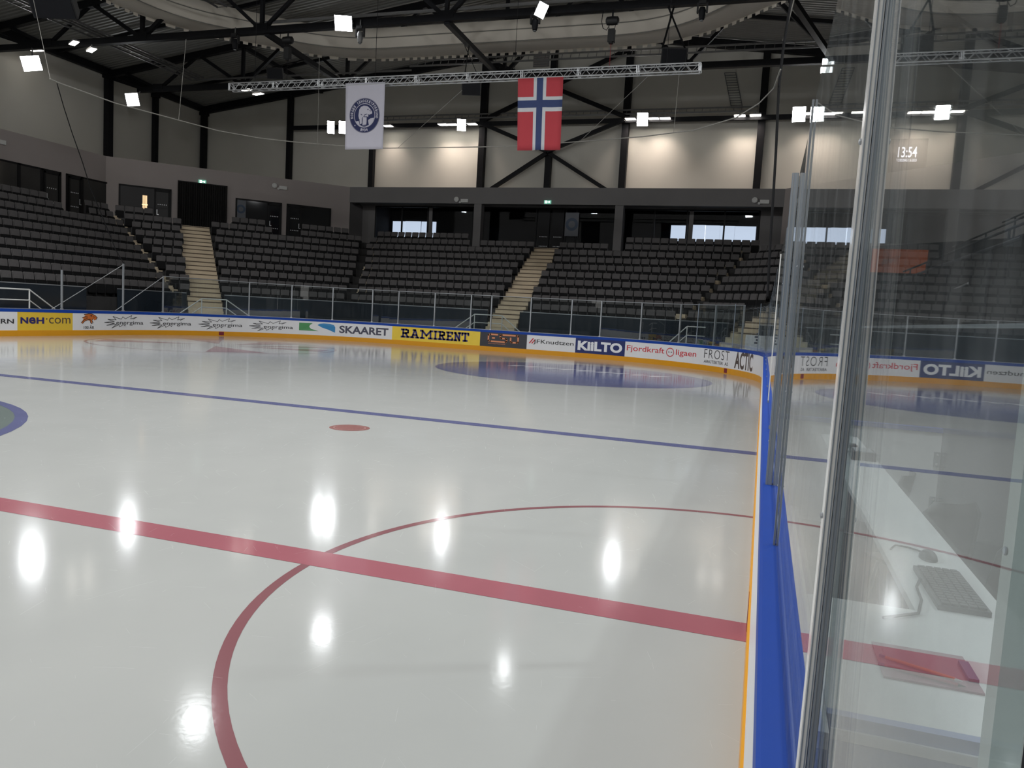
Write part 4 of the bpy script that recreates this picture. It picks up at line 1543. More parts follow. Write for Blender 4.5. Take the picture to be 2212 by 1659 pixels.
def emergency(nn, N, u, v, label):
    p = PN(u, v, nn, N - 0.05)
    dr = Vector((nn.y, -nn.x, 0))
    root = empty('emergency_light', p - Vector((0, 0, 0.15)))
    tag(root, label, 'emergency light', 'twin emergency lights')
    MB().frame_box(p + dr * 0.28 + Vector((0, 0, -0.02)), dr * 0.26, nn * 0.05, (0, 0, 0.11)).build('housing', M['white_paint'], root)
    q = MB(); q.lathe(p - dr * 0.28 + Vector((0, 0, 0.06)) - nn * 0.02, [(0.10, -0.03), (0.17, 0.0), (0.17, 0.06), (0.10, 0.09)], 16, -nn)
    q.build('lamp_head', M['white_paint'], root)
    q = MB(); q.lathe(p - dr * 0.02 + Vector((0, 0, -0.12)) - nn * 0.02, [(0.05, -0.02), (0.08, 0.0), (0.08, 0.05), (0.04, 0.07)], 12, -nn)
    q.build('sensor', M['white_paint'], root)


emergency(nL, 39.0, -9, 303, 'white emergency light on the left wall at the picture edge')
emergency(nB, NBW, 602, 404, 'white emergency light on the corner wall right of the curtain')
emergency(Vector((0, 1, 0)), YB, 995, 433, 'white emergency light at the left part of the charcoal beam')
emergency(Vector((0, 1, 0)), YB, 1641, 435, 'white emergency light at the right end of the charcoal beam')

# ------------------------------------------------------------------ roof
q = MB()
xs = [XL, APEX, XR]
ys = []
y = -14.0
per = 0.32
prof_y = []
while y < YE:
    prof_y += [(y, 0.0), (y + per * 0.35, 0.0), (y + per * 0.5, 0.06), (y + per * 0.85, 0.06)]
    y += per
vs, fs = [], []
for (yy, dz) in prof_y:
    for x in xs:
        vs.append((x, yy, roofz(x) + 0.42 + dz))
n = len(xs)
for i in range(len(prof_y) - 1):
    for j in range(n - 1):
        a = i * n + j
        fs.append((a, a + n, a + n + 1, a + 1))
q.add(vs, fs)
struct(q.build('ceiling', M['roof'], base=(0, 0, 0)), 'ribbed metal roof deck over the hall')

# ------------------------------------------------------------------ steel columns, beams and braces of the walls
def steel(name, a, b, w, label, h=None, cat='steel member', group=None, mt='steel'):
    o = MB().bar(a, b, w, h).build(name, M[mt])
    tag(o, label, cat, group)
    return o


def column(p, z0, z1, w, label):
    root = empty('steel_column', (p[0], p[1], z0))
    root['kind'] = 'structure'
    root['label'] = label
    MB().box(p[0] - w / 2, p[0] + w / 2, p[1] - w / 2, p[1] + w / 2, z0, z1).build('column_shaft', M['steel'], root)
    MB().box(p[0] - w * 0.7, p[0] + w * 0.7, p[1] - w * 0.7, p[1] + w * 0.7, z1 - 0.25, z1).build('column_head', M['steel'], root)


column((XL + 0.3, 31.0), HB - 0.3, 17.1, 0.42, 'black column of the left wall at the nearest truss')
column((XL + 0.3, 39.85), HB - 0.3, 17.1, 0.44, 'black column of the left wall at the second truss')
column((XL + 0.3, 44.3), HB - 0.3, 17.0, 0.34, 'slim black column of the left wall between truss and corner')
column((XL + 0.35, YE - 0.35), HB - 0.3, 17.0, 0.40, 'black column in the left rear corner')
for u, vt, lab, w in ((625, 203, 'black column of the gable wall, first from the corner', 0.38), (804, 150, 'black column of the gable wall behind the white banner', 0.38), (1041, 140, 'black column left of the braced bay', 0.46),
                      (1186, 115, 'black column in the middle of the braced bay', 0.42), (1348, 110, 'black column right of the braced bay', 0.46), (1640, 110, 'black column of the gable wall near the glass', 0.46)):
    x = P(u, 330, 1, YE - 0.3).x
    column((x, YE - 0.3), HB - 0.3, roofz(x) + 0.1, w, lab)
column((5.5, YE - 0.3), HB - 0.3, roofz(5.5) + 0.1, 0.44, 'black column of the gable wall right of the glass line')
steel('eave_beam', (XL + 0.3, -14, 17.25), (XL + 0.3, YE, 17.25), 0.35, 'black eave beam along the top of the left wall', 0.45, 'beam')
q = MB()
q.bar((XL, YE - 0.3, roofz(XL) + 0.05), (APEX, YE - 0.3, roofz(APEX) + 0.05), 0.35, 0.55)
q.bar((APEX, YE - 0.3, roofz(APEX) + 0.05), (XR, YE - 0.3, roofz(XR) + 0.05), 0.35, 0.55)
tag(q.build('gable_beam', M['steel']), 'black sloping beam along the top of the gable wall', 'beam')
zwb = 15.5
xa, xb = P(632, 272, 1, YE - 0.4).x, 5.0
tag(MB().bar((xa, YE - 0.66, zwb), (xb, YE - 0.66, zwb), 0.22, 0.30).build('wall_rail', M['steel']), 'long black horizontal rail across the gable wall carrying small lamps', 'beam')
xc0, xc1, xc2 = (P(u, 330, 1, YE - 0.35).x for u in (1041, 1186, 1348))
zk = P(1186, 331, 1, YE - 0.35).z
for a, b, lab in (((xc0, 10.2), (xc1, zk), 'black brace rising from the lower left of the braced bay'), ((xc2, 10.2), (xc1, zk), 'black brace rising from the lower right of the braced bay'),
                  ((xc0, zwb), (xc1, zk), 'black brace falling from the rail to the middle column, left half'), ((xc2, zwb), (xc1, zk), 'black brace falling from the rail to the middle column, right half'),
                  ((xc0, zwb + 0.2), (xc2, 20.3), 'long black brace rising right above the rail'), ((xc0, 20.0), (xc2, zwb + 0.2), 'long black brace falling right above the rail')):
    yb_ = YE - 0.66 - (0.28 if 'falling' in lab else 0)
    steel('brace', (a[0], yb_, a[1]), (b[0], yb_, b[1]), 0.26, lab, 0.26, 'brace', 'braces of the gable wall')
# louvre
a, b = P(1153, 113, 1, YE - 0.1), P(1185, 143, 1, YE - 0.1)
root = empty('louvre', ((a.x + b.x) / 2, YE - 0.1, b.z))
tag(root, 'grey slatted louvre high on the gable wall beside the middle column', 'louvre')
MB().box(a.x, b.x, YE - 0.08, YE, b.z, a.z).build('louvre_frame', M['galv'], root)
q = MB()
for i in range(7):
    z = b.z + (a.z - b.z) * (i + 0.5) / 7
    q.box(a.x + 0.05, b.x - 0.05, YE - 0.13, YE - 0.08, z - 0.02, z + 0.03)
q.build('slats', M['wall_band'], root)

# ------------------------------------------------------------------ roof trusses
BN = [-41.4, -34.5, -26.6, -16.0, -5.4, 2.4, 10.2, 17.0]
TN = [-44.6, -38.1, -30.5, -21.3, -10.7, -1.6, 6.2, 13.6, 20.2]
ZC = 16.0


def truss(Y, label, x0=-43.2):
    root = empty('roof_truss', (APEX, Y, ZC))
    tag(root, label, 'roof truss', 'black roof trusses')
    zt = lambda x: roofz(x) + 0.02
    MB().bar((x0, Y, ZC), (18.5, Y, ZC), 0.30, 0.34).build('bottom_chord', M['steel'], root)
    MB().bar((XL + 0.2, Y, zt(XL + 0.2)), (APEX, Y, zt(APEX)), 0.32, 0.42).build('top_chord', M['steel'], root)
    MB().bar((APEX, Y, zt(APEX)), (XR - 0.2, Y, zt(XR - 0.2)), 0.32, 0.42).build('top_chord', M['steel'], root)
    MB().bar((XL + 0.2, Y, zt(XL + 0.2) - 0.2), (-42.6, Y, ZC), 0.2).build('web_member', M['steel'], root)
    for i, x in enumerate(BN):
        for tx in (TN[i], TN[i + 1]):
            MB().bar((x, Y, ZC), (tx, Y, zt(tx)), 0.20 if i % 2 else 0.17).build('web_member', M['steel'], root)
        if i > 0:
            MB().bar((x, Y, ZC), (x, Y, zt(x)), 0.19).build('web_member', M['steel'], root)
        MB().box(x - 0.42, x + 0.42, Y - 0.17, Y + 0.17, ZC - 0.05, ZC + 0.32).build('gusset', M['steel'], root)
    return root


truss(31.2, 'nearest long black roof truss across the picture top', -45.7)
truss(40.0, 'second black roof truss behind the fabric duct')
truss(20.8, 'black roof truss above the blue line, just beyond the picture top')
for a, b, lab in (((-16.0, 31.2, 15.85), (-16.2, 40.0, 15.85), 'black tie beam between the trusses, middle'), ((-26.3, 31.2, 15.85), (-26.9, 40.0, 15.85), 'black tie beam between the trusses, left'),
                  ((-0.1, 31.2, 15.85), (2.35, 40.0, 15.85), 'black tie beam between the trusses at the right'), ((-34.5, 40.0, 18.5), (-34.5, 49.6, 18.3), 'black tie beam from second truss to gable wall')):
    steel('tie_beam', a, b, 0.26, lab, 0.26, 'tie beam', 'tie beams between the roof trusses')
for i, yy in enumerate((35.6, 45.0)):
    q = MB()
    q.bar((XL + 0.3, yy, roofz(XL) + 0.2), (APEX, yy, roofz(APEX) + 0.22), 0.16, 0.22)
    q.bar((APEX, yy, roofz(APEX) + 0.22), (XR, yy, roofz(XR) + 0.2), 0.16, 0.22)
    tag(q.build('rafter', M['steel']), 'thin black rafter under the roof deck, %s' % ('between the two trusses' if i == 0 else 'between second truss and gable'), 'rafter', 'rafters')

# ------------------------------------------------------------------ fabric duct
def rounded_path(pts, r, n=6):
    out_ = [Vector(pts[0])]
    for i in range(1, len(pts) - 1):
        p, a, b = Vector(pts[i]), Vector(pts[i - 1]), Vector(pts[i + 1])
        u, v = (a - p).normalized(), (b - p).normalized()
        s, e = p + u * r, p + v * r
        for k in range(n + 1):
            t = k / n
            out_.append(s * (1 - t) ** 2 + p * 2 * t * (1 - t) + e * t * t)
    out_.append(Vector(pts[-1]))
    return out_


dpath = rounded_path([(-33.3, -4, 0), (-33.3, 31.4, 0), (-26.0, 38.35, 0), (-5.8, 38.35, 0), (1.0, 31.6, 0), (1.0, -4, 0)], 3.2)
# bulging cross-section: (outward offset, height)
sec = [(0.85, 0.0), (0.95, 0.45), (0.85, 0.95), (0.55, 1.28), (0.0, 1.38), (-0.55, 1.28), (-0.82, 0.95), (-0.86, 0.5), (-0.62, 0.10), (0.0, -0.06)]
ZD = 17.0
q = MB()
vs, fs = [], []
# resample so that gathers of the cloth can show
fine = []
for a, b in zip(dpath[:-1], dpath[1:]):
    nseg = max(1, int((b - a).length / 0.5))
    for i in range(nseg):
        fine.append(a.lerp(b, i / nseg))
fine.append(dpath[-1])
ns = len(sec)
for i, p in enumerate(fine):
    d = (fine[min(i + 1, len(fine) - 1)] - fine[max(i - 1, 0)]).normalized()
    o = Vector((-d.y, d.x, 0))       # outward (left of travel)
    k = 1.0 + 0.015 * sin(i * 1.7) + 0.01 * sin(i * 0.6)
    for (oo, zz) in sec:
        vs.append((p.x + o.x * oo * k, p.y + o.y * oo * k, ZD + zz))
for i in range(len(fine) - 1):
    for j in range(ns):
        a, b = i * ns + j, i * ns + (j + 1) % ns
        fs.append((a, a + ns, b + ns, b))
q.add(vs, fs)
duct = q.build('fabric_duct', M['duct'], base=(0, 0, 0), smooth=True)
tag(duct, 'huge pale fabric air duct curving under the roof', 'air duct')
# hem tabs along the outer lower edge, seams along the belly
q = MB()
vs, fs = [], []
cnt_ = 0
for i in range(len(fine) - 1):
    p, p2 = fine[i], fine[i + 1]
    if p.y < 18: continue
    d = (p2 - p).normalized(); o = Vector((-d.y, d.x, 0))
    for t, low in ((0.0, 0.02), (0.22, 0.02), (0.24, 0.16), (0.76, 0.16), (0.78, 0.02)):
        c = p.lerp(p2, t) + o * 0.88
        vs += [(c.x, c.y, ZD + 0.03), (c.x, c.y, ZD - low)]
        if cnt_: fs.append((2 * cnt_ - 2, 2 * cnt_ - 1, 2 * cnt_ + 1, 2 * cnt_))
        cnt_ += 1
q.add(vs, fs)
q.build('hem_tabs', M['duct'], duct).modifiers.new('thickness', 'SOLIDIFY').thickness = 0.02
q = MB()
for (oo, zz) in ((-0.88, 0.62), (-0.66, 0.07)):
    pts = []
    for i, p in enumerate(fine):
        if p.y < 15: continue
        d = (fine[min(i + 1, len(fine) - 1)] - fine[max(i - 1, 0)]).normalized(); o = Vector((-d.y, d.x, 0))
        pts.append(p + o * oo + Vector((0, 0, ZD + zz)))
    q.tube(pts, 0.03, 5)
q.build('seam_cord', M['rope'], duct)

# ------------------------------------------------------------------ cable trays
def tray(pts, wdir, w, label, hgt=0.10, step=0.5, mt='galv', cat='cable tray', rr=0.03):
    root = empty('cable_tray', pts[0])
    tag(root, label, cat, 'cable trays under the roof')
    wd_ = Vector(wdir).normalized() * (w / 2)
    for s in (-1, 1):
        q = MB()
        for a, b in zip(pts[:-1], pts[1:]):
            q.bar(Vector(a) + wd_ * s, Vector(b) + wd_ * s, 0.035, hgt)
        q.build('side_rail', M[mt], root)
    q = MB()
    for a, b in zip(pts[:-1], pts[1:]):
        a, b = Vector(a), Vector(b)
        nn_ = int((b - a).length / step)
        for i in range(nn_ + 1):
            c = a.lerp(b, i / max(nn_, 1))
            q.bar(c - wd_, c + wd_, rr, rr)
    q.build('rungs', M[mt], root)
    return root


tray([(-37.7, 14, 16.25), (-37.7, 39.2, 16.25)], (1, 0, 0), 0.6, 'grey cable tray running towards the viewer at upper left')
tray([(-37.0, 14, 16.3), (-37.0, 39.0, 16.3)], (1, 0, 0), 0.35, 'narrow grey cable tray beside the wider one at upper left')
tray([(-37.7, 39.55, 16.35), (-22.0, 39.55, 16.35)], (0, 1, 0.3), 0.5, 'grey cable tray on the second truss, left half')
tray([(-22.0, 39.6, 16.75), (2.3, 39.6, 16.75)], (0, 0.5, 1), 0.42, 'grey ladder tray above the second truss, right half')
tray([(-27.0, 31.55, 16.55), (3.0, 31.55, 16.55)], (0, 1, 0.5), 0.65, 'grey mesh cable tray on top of the nearest truss')
tray([(-29.0, 14, 17.3), (-29.0, 31.0, 17.3)], (1, 0, 0), 0.6, 'grey cable tray running towards the viewer above the nearest truss')
tray([(-29.0, YE - 0.75, 16.05), (-1.6, YE - 0.75, 16.05)], (0, 0.4, 1), 0.32, 'grey cable tray along the gable wall above the small lamps')
a, b = P(1577, 157, 1, YE - 0.06), P(1592, 233, 1, YE - 0.06)
tray([a, b], (1, 0, 0), 0.72, 'upright grey cable ladder on the gable wall', 0.05, 0.16, rr=0.035)

# ------------------------------------------------------------------ lighting truss with flag and banner
yT = 24.25
ta, tb = Vector((P(500, 187, 1, yT).x, yT, P(500, 187, 1, yT).z)), Vector((P(1512, 150, 1, yT).x, yT, P(1512, 150, 1, yT).z))
zT = (ta.z + tb.z) / 2
ta.z = tb.z = zT
root = empty('lighting_truss', ((ta.x + tb.x) / 2, yT, zT))
tag(root, 'bright aluminium box truss hanging across the rink with flag and banner', 'lighting truss')
hw = 0.145
for sy in (-1, 1):
    for sz in (-1, 1):
        MB().tube([ta + Vector((0, sy * hw, sz * hw)), tb + Vector((0, sy * hw, sz * hw))], 0.026).build('chord', M['alu'], root, smooth=True)
q = MB()
nb = 76
for i in range(nb):
    x0 = ta.x + (tb.x - ta.x) * i / nb; x1 = ta.x + (tb.x - ta.x) * (i + 1) / nb
    s = 1 if i % 2 else -1
    for sy in (-1, 1):
        q.tube([(x0, yT + sy * hw, zT - s * hw), (x1, yT + sy * hw, zT + s * hw)], 0.012, 5)
    for sz in (-1, 1):
        q.tube([(x0, yT - s * hw, zT + sz * hw), (x1, yT + s * hw, zT + sz * hw)], 0.012, 5)
q.build('lattice', M['alu'], root)
q = MB()
for i in range(10):
    x = ta.x + (tb.x - ta.x) * i / 9
    for dx in (-0.03, 0.03):
        q.tube([(x + dx, yT - hw, zT - hw), (x + dx, yT - hw, zT + hw)], 0.016, 6)
        q.tube([(x + dx, yT + hw, zT - hw), (x + dx, yT + hw, zT + hw)], 0.016, 6)
        q.tube([(x + dx, yT - hw, zT + hw), (x + dx, yT + hw, zT + hw)], 0.016, 6)
q.build('end_frames', M['alu'], root)
for i, fx in enumerate((0.06, 0.35, 0.65, 0.94)):
    x = ta.x + (tb.x - ta.x) * fx
    o = MB().tube([(x, yT, zT + hw), (x, yT, roofz(x) + 0.4)], 0.010, 5).build('hanging_wire', M['cable'])
    tag(o, 'thin dark wire holding the lighting truss, %s from the left' % ORD[i + 1], 'wire', 'wires of the lighting truss')


def cloth(u00, v00, u10, v10, u01, v01, u11, v11, Y, nx=24, nz=30, amp=0.035, ph=0.0):
    """returns a function (a, b) -> point; a to the right, b downwards"""
    A, B_, C_, D_ = P(u00, v00, 1, Y), P(u10, v10, 1, Y), P(u01, v01, 1, Y), P(u11, v11, 1, Y)

    def f(a, b, out=0.0):
        p = A.lerp(B_, a).lerp(C_.lerp(D_, a), b)
        w = amp * b * (sin(a * 9 + ph) + 0.5 * sin(a * 17 + 2 * b + ph))
        return Vector((p.x, p.y + w - out, p.z))
    return f


fcl = cloth(1119, 169, 1217, 166, 1117, 325, 1210, 324, yT - hw - 0.02)
xb_ = [0, 0.12, 0.24, 0.355, 0.425, 0.50, 0.565, 0.635, 0.76, 0.88, 1.0]
zb_ = [0, 0.09, 0.18, 0.262, 0.308, 0.36, 0.41, 0.465, 0.55, 0.64, 0.73, 0.82, 0.91, 1.0]
q = MB()
n = len(xb_)
vs = [fcl(a, b) for b in zb_ for a in xb_]
q.v = list(vs)
for j in range(len(zb_) - 1):
    for i in range(n - 1):
        ca, cb = (xb_[i] + xb_[i + 1]) / 2, (zb_[j] + zb_[j + 1]) / 2
        blue = 0.425 < ca < 0.565 or 0.308 < cb < 0.41
        white = 0.355 < ca < 0.635 or 0.262 < cb < 0.465
        q.f.append((j * n + i, (j + 1) * n + i, (j + 1) * n + i + 1, j * n + i + 1))
        q.mi.append(2 if blue else 1 if white else 0)
o = q.build('flag', [M['flag_red'], M['flag_white'], M['flag_blue']], smooth=True)
so = o.modifiers.new('thickness', 'SOLIDIFY'); so.thickness = 0.006
tag(o, 'red flag with a blue white-edged cross hanging from the lighting truss', 'flag')

bcl = cloth(747, 180, 832, 177, 745, 323, 827, 322, yT - hw - 0.02, amp=0.012, ph=1.0)
root = empty('banner', bcl(0.5, 0.0))
tag(root, 'white banner with a round navy bear emblem hanging from the lighting truss', 'banner')
q = MB()
nx_, nz_ = 14, 18
q.v = [bcl(i / nx_, j / nz_) for j in range(nz_ + 1) for i in range(nx_ + 1)]
for j in range(nz_):
    for i in range(nx_):
        a = j * (nx_ + 1) + i
        q.f.append((a, a + nx_ + 1, a + nx_ + 2, a + 1)); q.mi.append(0)
o = q.build('cloth', M['banner'], root, smooth=True)
so = o.modifiers.new('thickness', 'SOLIDIFY'); so.thickness = 0.006
wB_, hB_ = (bcl(1, 0) - bcl(0, 0)).length, (bcl(0, 1) - bcl(0, 0)).length
RE = 0.262 * hB_
ec = (0.5, 0.492)


def em(x, y, out):
    """emblem coordinates (unit radius) to the cloth"""
    return bcl(ec[0] + x * RE / wB_, ec[1] - y * RE / hB_, out)


def em_ring(r0, r1, out, n=48):
    q = MB()
    for i in range(n + 1):
        a = 2 * pi * i / n
        q.v += [em(r0 * cos(a), r0 * sin(a), out), em(r1 * cos(a), r1 * sin(a), out)]
    for i in range(n):
        q.f.append((2 * i, 2 * i + 2, 2 * i + 3, 2 * i + 1)); q.mi.append(0)
    return q


def em_disc(r, out, n=40):
    q = MB()
    q.v = [em(0, 0, out)] + [em(r * cos(2 * pi * i / n), r * sin(2 * pi * i / n), out) for i in range(n)]
    q.f = [(0, 1 + i, 1 + (i + 1) % n) for i in range(n)]; q.mi = [0] * n
    return q


em_ring(0.70, 0.97, 0.008).build('emblem_ring', M['banner_navy'], root)
em_ring(0.985, 1.0, 0.008).build('emblem_rim', M['banner_navy'], root)
em_disc(0.66, 0.008).build('emblem_disc', M['banner_navy'], root)
bz = lambda pts: [((x - 635) / 305.0, (825 - y) / 345.0) for x, y in pts]
gr = bz([(455, 940), (830, 872), (808, 950), (760, 1015), (700, 1050), (640, 1060), (570, 1045), (505, 1000)])
bear = bz([(520, 780), (530, 705), (562, 655), (620, 630), (690, 640), (742, 685), (790, 755), (790, 790), (735, 812), (700, 803), (718, 825), (708, 860), (695, 850), (690, 960), (680, 1020), (600, 1032), (606, 900), (598, 860), (588, 880), (588, 985), (545, 1000), (526, 975), (530, 900), (515, 830)])
lines_ = [bz([(600, 860), (594, 930), (600, 985)]), bz([(690, 800), (640, 815), (625, 850), (690, 855)]), bz([(565, 800), (590, 815)]), bz([(742, 730), (760, 742)]), bz([(690, 850), (690, 960), (684, 1010), (605, 1022)]), bz([(540, 985), (535, 900)])]
eye = bz([(694, 705), (705, 695), (718, 705), (712, 722), (698, 720)])


def em_poly(pts, out):
    q = MB()
    q.v = [em(x, y, out) for x, y in pts]
    q.f = [tuple(range(len(pts)))]; q.mi = [0]
    return q


em_poly(gr, 0.011).build('emblem_ground', M['banner'], root)
em_poly(bear, 0.014).build('emblem_bear', M['banner'], root)
q = MB()
for ln in lines_:
    qq, ff = stroke(ln, 0.035)
    q.add([em(x, y, 0.017) for x, y in qq], ff)
q.add([em(x, y, 0.017) for x, y in eye], [tuple(range(len(eye)))])
q.build('emblem_lines', M['banner_navy'], root)


def em_text(s, a0, a1, r, h, name, flip=False):
    q = MB()
    n = len(s)
    for i, ch in enumerate(s):
        if ch == ' ':
            continue
        a = a0 + (a1 - a0) * (i + 0.5) / n
        v, f = text_mesh(ch, 0.045)
        w = 0.040 if ch == 'I' else abs(a1 - a0) / n * r * 0.76
        rx = Vector((sin(a), -cos(a))) if not flip else Vector((-sin(a), cos(a)))
        ry = Vector((cos(a), sin(a))) if not flip else Vector((-cos(a), -sin(a)))
        c = Vector((cos(a), sin(a))) * r
        pts = [c + rx * ((x - 0.5) * w) + ry * ((y - 0.5) * h) for x, y in v]
        q.add([em(p.x, p.y, 0.012) for p in pts], f)
    q.build(name, M['banner'], root)


em_text('NORGES ISHOCKEYFORBUND', radians(193), radians(-13), 0.835, 0.165, 'emblem_lettering')
em_text('1934', radians(-107), radians(-73), 0.835, 0.17, 'emblem_year', True)
em_poly([(-0.62 + 0.04 * cos(a * pi / 3), -0.56 + 0.04 * sin(a * pi / 3)) for a in range(6)], 0.012).build('emblem_dot', M['banner'], root)

# ------------------------------------------------------------------ floodlights
def look_rot(d, roll=0.0):
    """rotation whose local -Z looks along d"""
    return Vector(d).to_track_quat('-Z', 'Y').to_euler()


def floodlight(loc, aim, label, w=0.62, h=0.95, rows_=3, cols=2, power=1.0, lamp=True, roll=0.0, hang=None):
    root = empty('floodlight', loc)
    tag(root, label, 'floodlight', 'floodlights of the hall')
    e = (Vector(aim) - Vector(loc)).to_track_quat('-Z', 'Y').to_matrix() @ Matrix.Rotation(roll, 3, 'Z')
    e = e.to_euler()
    root.rotation_euler = e
    q = MB()
    q.box(-w / 2, w / 2, -h / 2, h / 2, 0.0, 0.10)
    for i in range(7):
        xx = -w / 2 + w * (i + 0.5) / 7
        q.box(xx - 0.01, xx + 0.01, -h / 2, h / 2, 0.10, 0.16)
    q.build('housing', M['steel'], root, 'local')
    mw, mh = w / cols, h / rows_
    for i in range(cols):
        for j in range(rows_):
            cx, cy = -w / 2 + mw * (i + 0.5), -h / 2 + mh * (j + 0.5)
            MB().box(cx - mw * 0.45, cx + mw * 0.45, cy - mh * 0.43, cy + mh * 0.43, -0.02, 0.0).build('lens', M['lamp_cool'], root, 'local')
    q = MB()
    q.bar((-w / 2 - 0.03, 0, 0.02), (-w / 2 - 0.03, 0, 0.42), 0.05, 0.02); q.bar((w / 2 + 0.03, 0, 0.02), (w / 2 + 0.03, 0, 0.42), 0.05, 0.02)
    q.bar((-w / 2 - 0.04, 0, 0.42), (w / 2 + 0.04, 0, 0.42), 0.05, 0.03)
    q.build('bracket', M['galv'], root, 'local')
    if hang is not None:
        hp = Vector(hang)
        R3 = e.to_matrix().transposed()
        q = MB(); q.bar((0, 0, 0.42), R3 @ (hp - Vector(loc)), 0.07)
        q.build('hanger', M['galv'], root, 'local')
    if lamp:
        ld = bpy.data.lights.new('floodlight_lamp', 'AREA')
        ld.shape = 'RECTANGLE'; ld.size = w; ld.size_y = h
        ld.energy = FLOOD_W * power
        ld.color = (0.96, 0.98, 1.0)
        ld.spread = radians(140)
        lo = bpy.data.objects.new('floodlight_lamp', ld)
        COL.objects.link(lo)
        lo.parent = root
        lo.location = (0, 0, -0.05)
        lo.visible_camera = True
    return root


ICE = (-14, 8, 0)
floodlight(P(68, 137, 1, 30.4), (-13, 2, 3), 'large bright floodlight below the left end of the nearest truss', 0.95, 0.80, 3, 2, 0.06, roll=-0.25, hang=(-42.5, 31.1, 15.9))
floodlight(P(286, 215, 1, 39.2), (-13, 5, 3), 'bright floodlight below the left end of the second truss', 0.78, 0.82, 3, 2, 0.05, roll=-0.2, hang=(-42.9, 39.9, 15.9))
floodlight(P(742, 50, 1, 30.7), (-12, 6, 0), 'bright square floodlight on the nearest truss at the picture top', 0.85, 0.72, 2, 2, 0.04)
floodlight(P(1170, 22, 1, 30.7), (-7, -2, 4), 'two-part floodlight on the nearest truss, right of the banner', 0.46, 0.62, 2, 1, 0.02, roll=0.45)
floodlight(P(715, 275, 1, 48.7), (-12, 4, 3), 'left one of two bright floodlights beside the white banner', 0.52, 0.90, 3, 1, 0.04)
floodlight(P(740, 275, 1, 48.7), (-12, 4, 3), 'right one of two bright floodlights beside the white banner', 0.52, 0.90, 3, 1, 0.04)
floodlight(P(997, 270, 1, 48.7), (-10, 4, 3), 'bright floodlight on the gable rail left of the braced bay', 0.62, 0.80, 3, 1, 0.05)
floodlight(P(1388, 258, 1, 48.7), (-6, 4, 3), 'bright floodlight on the gable rail right of the braced bay', 0.72, 0.82, 3, 1, 0.05)
floodlight(P(1726, 247, 1, 48.7), (-3, 4, 3), 'left one of two bright floodlights on the gable rail near the glass', 0.78, 0.90, 3, 2, 0.05)
floodlight(P(1765, 247, 1, 48.7), (-3, 4, 3), 'right one of two bright floodlights on the gable rail near the glass', 0.78, 0.90, 3, 2, 0.05)
# unseen floodlights added to light the ice evenly; second inferred from its reflection
for i, (x, y, tx, ty, pw_) in enumerate(((-41, 20.8, -13, 0, 0.4), (-21, 20.4, -13, 5, .05), (-40, 9, -14, 0, 1.1), (-24, 9, -16, 8, 1.1), (-5, 9, -9, 9, 1.1), (-40, -3, -16, 8, .9), (-22, -3, -15, 8, .9), (-3, -4, -8, 9, .9), (10, 20, -6, 6, .8), (12, 6, -8, 6, .8))):
    floodlight((x, y, 15.6), (tx, ty, 0), 'unseen floodlight over the rink out of the picture, %s' % ORD[i + 1], 0.9, 0.9, 3, 2, pw_)


def strip_lamp(p, label, w=0.8, d=0.34, aim=(0, 0, -1), power=0.0, yaw=0.0, grp='small lamps on the gable rail'):
    root = empty('strip_lamp', p, yaw)
    tag(root, label, 'lamp', grp)
    MB().box(-w / 2, w / 2, -d / 2, d / 2, 0.0, 0.09).build('housing', M['galv'], root, 'local')
    MB().box(-w / 2 + 0.02, w / 2 - 0.02, -d / 2 + 0.02, d / 2 - 0.02, -0.02, 0.0).build('diffuser', M['lamp_warm'], root, 'local')
    MB().box(-0.03, 0.03, -0.03, 0.03, 0.09, 0.3).build('hanger', M['galv'], root, 'local')
    if power:
        ld = bpy.data.lights.new('strip_lamp_light', 'AREA')
        ld.shape = 'RECTANGLE'; ld.size = w; ld.size_y = 0.3
        ld.energy = power
        ld.color = (1.0, 0.83, 0.72)
        ld.spread = radians(98)
        lo = bpy.data.objects.new('strip_lamp_light', ld)
        COL.objects.link(lo)
        lo.parent = root
        lo.location = (0, 0, -0.05)
    return root


for i, (u, v) in enumerate(((838, 272), (957, 269), (978, 269), (1020, 268), (1362, 257), (1412, 256), (1437, 255.5), (1598, 250), (1632, 249))):
    strip_lamp(P(u, v, 1, 49.0), 'small bright lamp under the gable rail, %s from the left' % ORD[i + 1], 0.72, 0.5, power=WASH_W)
for i, x in enumerate((1.6, 3.2, 4.4)):
    strip_lamp((x, 49.0, 15.6), 'small bright lamp under the gable rail behind the glass line, %s from the left' % ORD[i + 1], 0.72, 0.5, power=WASH_W)
for u, v, lab in ((160, 93, 'left of two small lamps under the nearest truss'), (198, 108, 'right of two small lamps under the nearest truss')):
    strip_lamp(P(u, v, 1, 30.5 if u < 170 else 30.8), lab, 1.0, 0.34, yaw=-0.5, grp='small lamps under the trusses')
for u, v, lab in ((533, 194, 'left of two small lamps below the lighting truss end'), (558, 203, 'right of two small lamps below the lighting truss end')):
    strip_lamp(P(u, v, 1, 40.5), lab, 0.9, 0.32, yaw=-0.3, grp='small lamps under the trusses')
strip_lamp(P(80, 109, 1, 33.0), 'small lamp far left behind the nearest truss', 0.9, 0.3, grp='small lamps under the trusses')
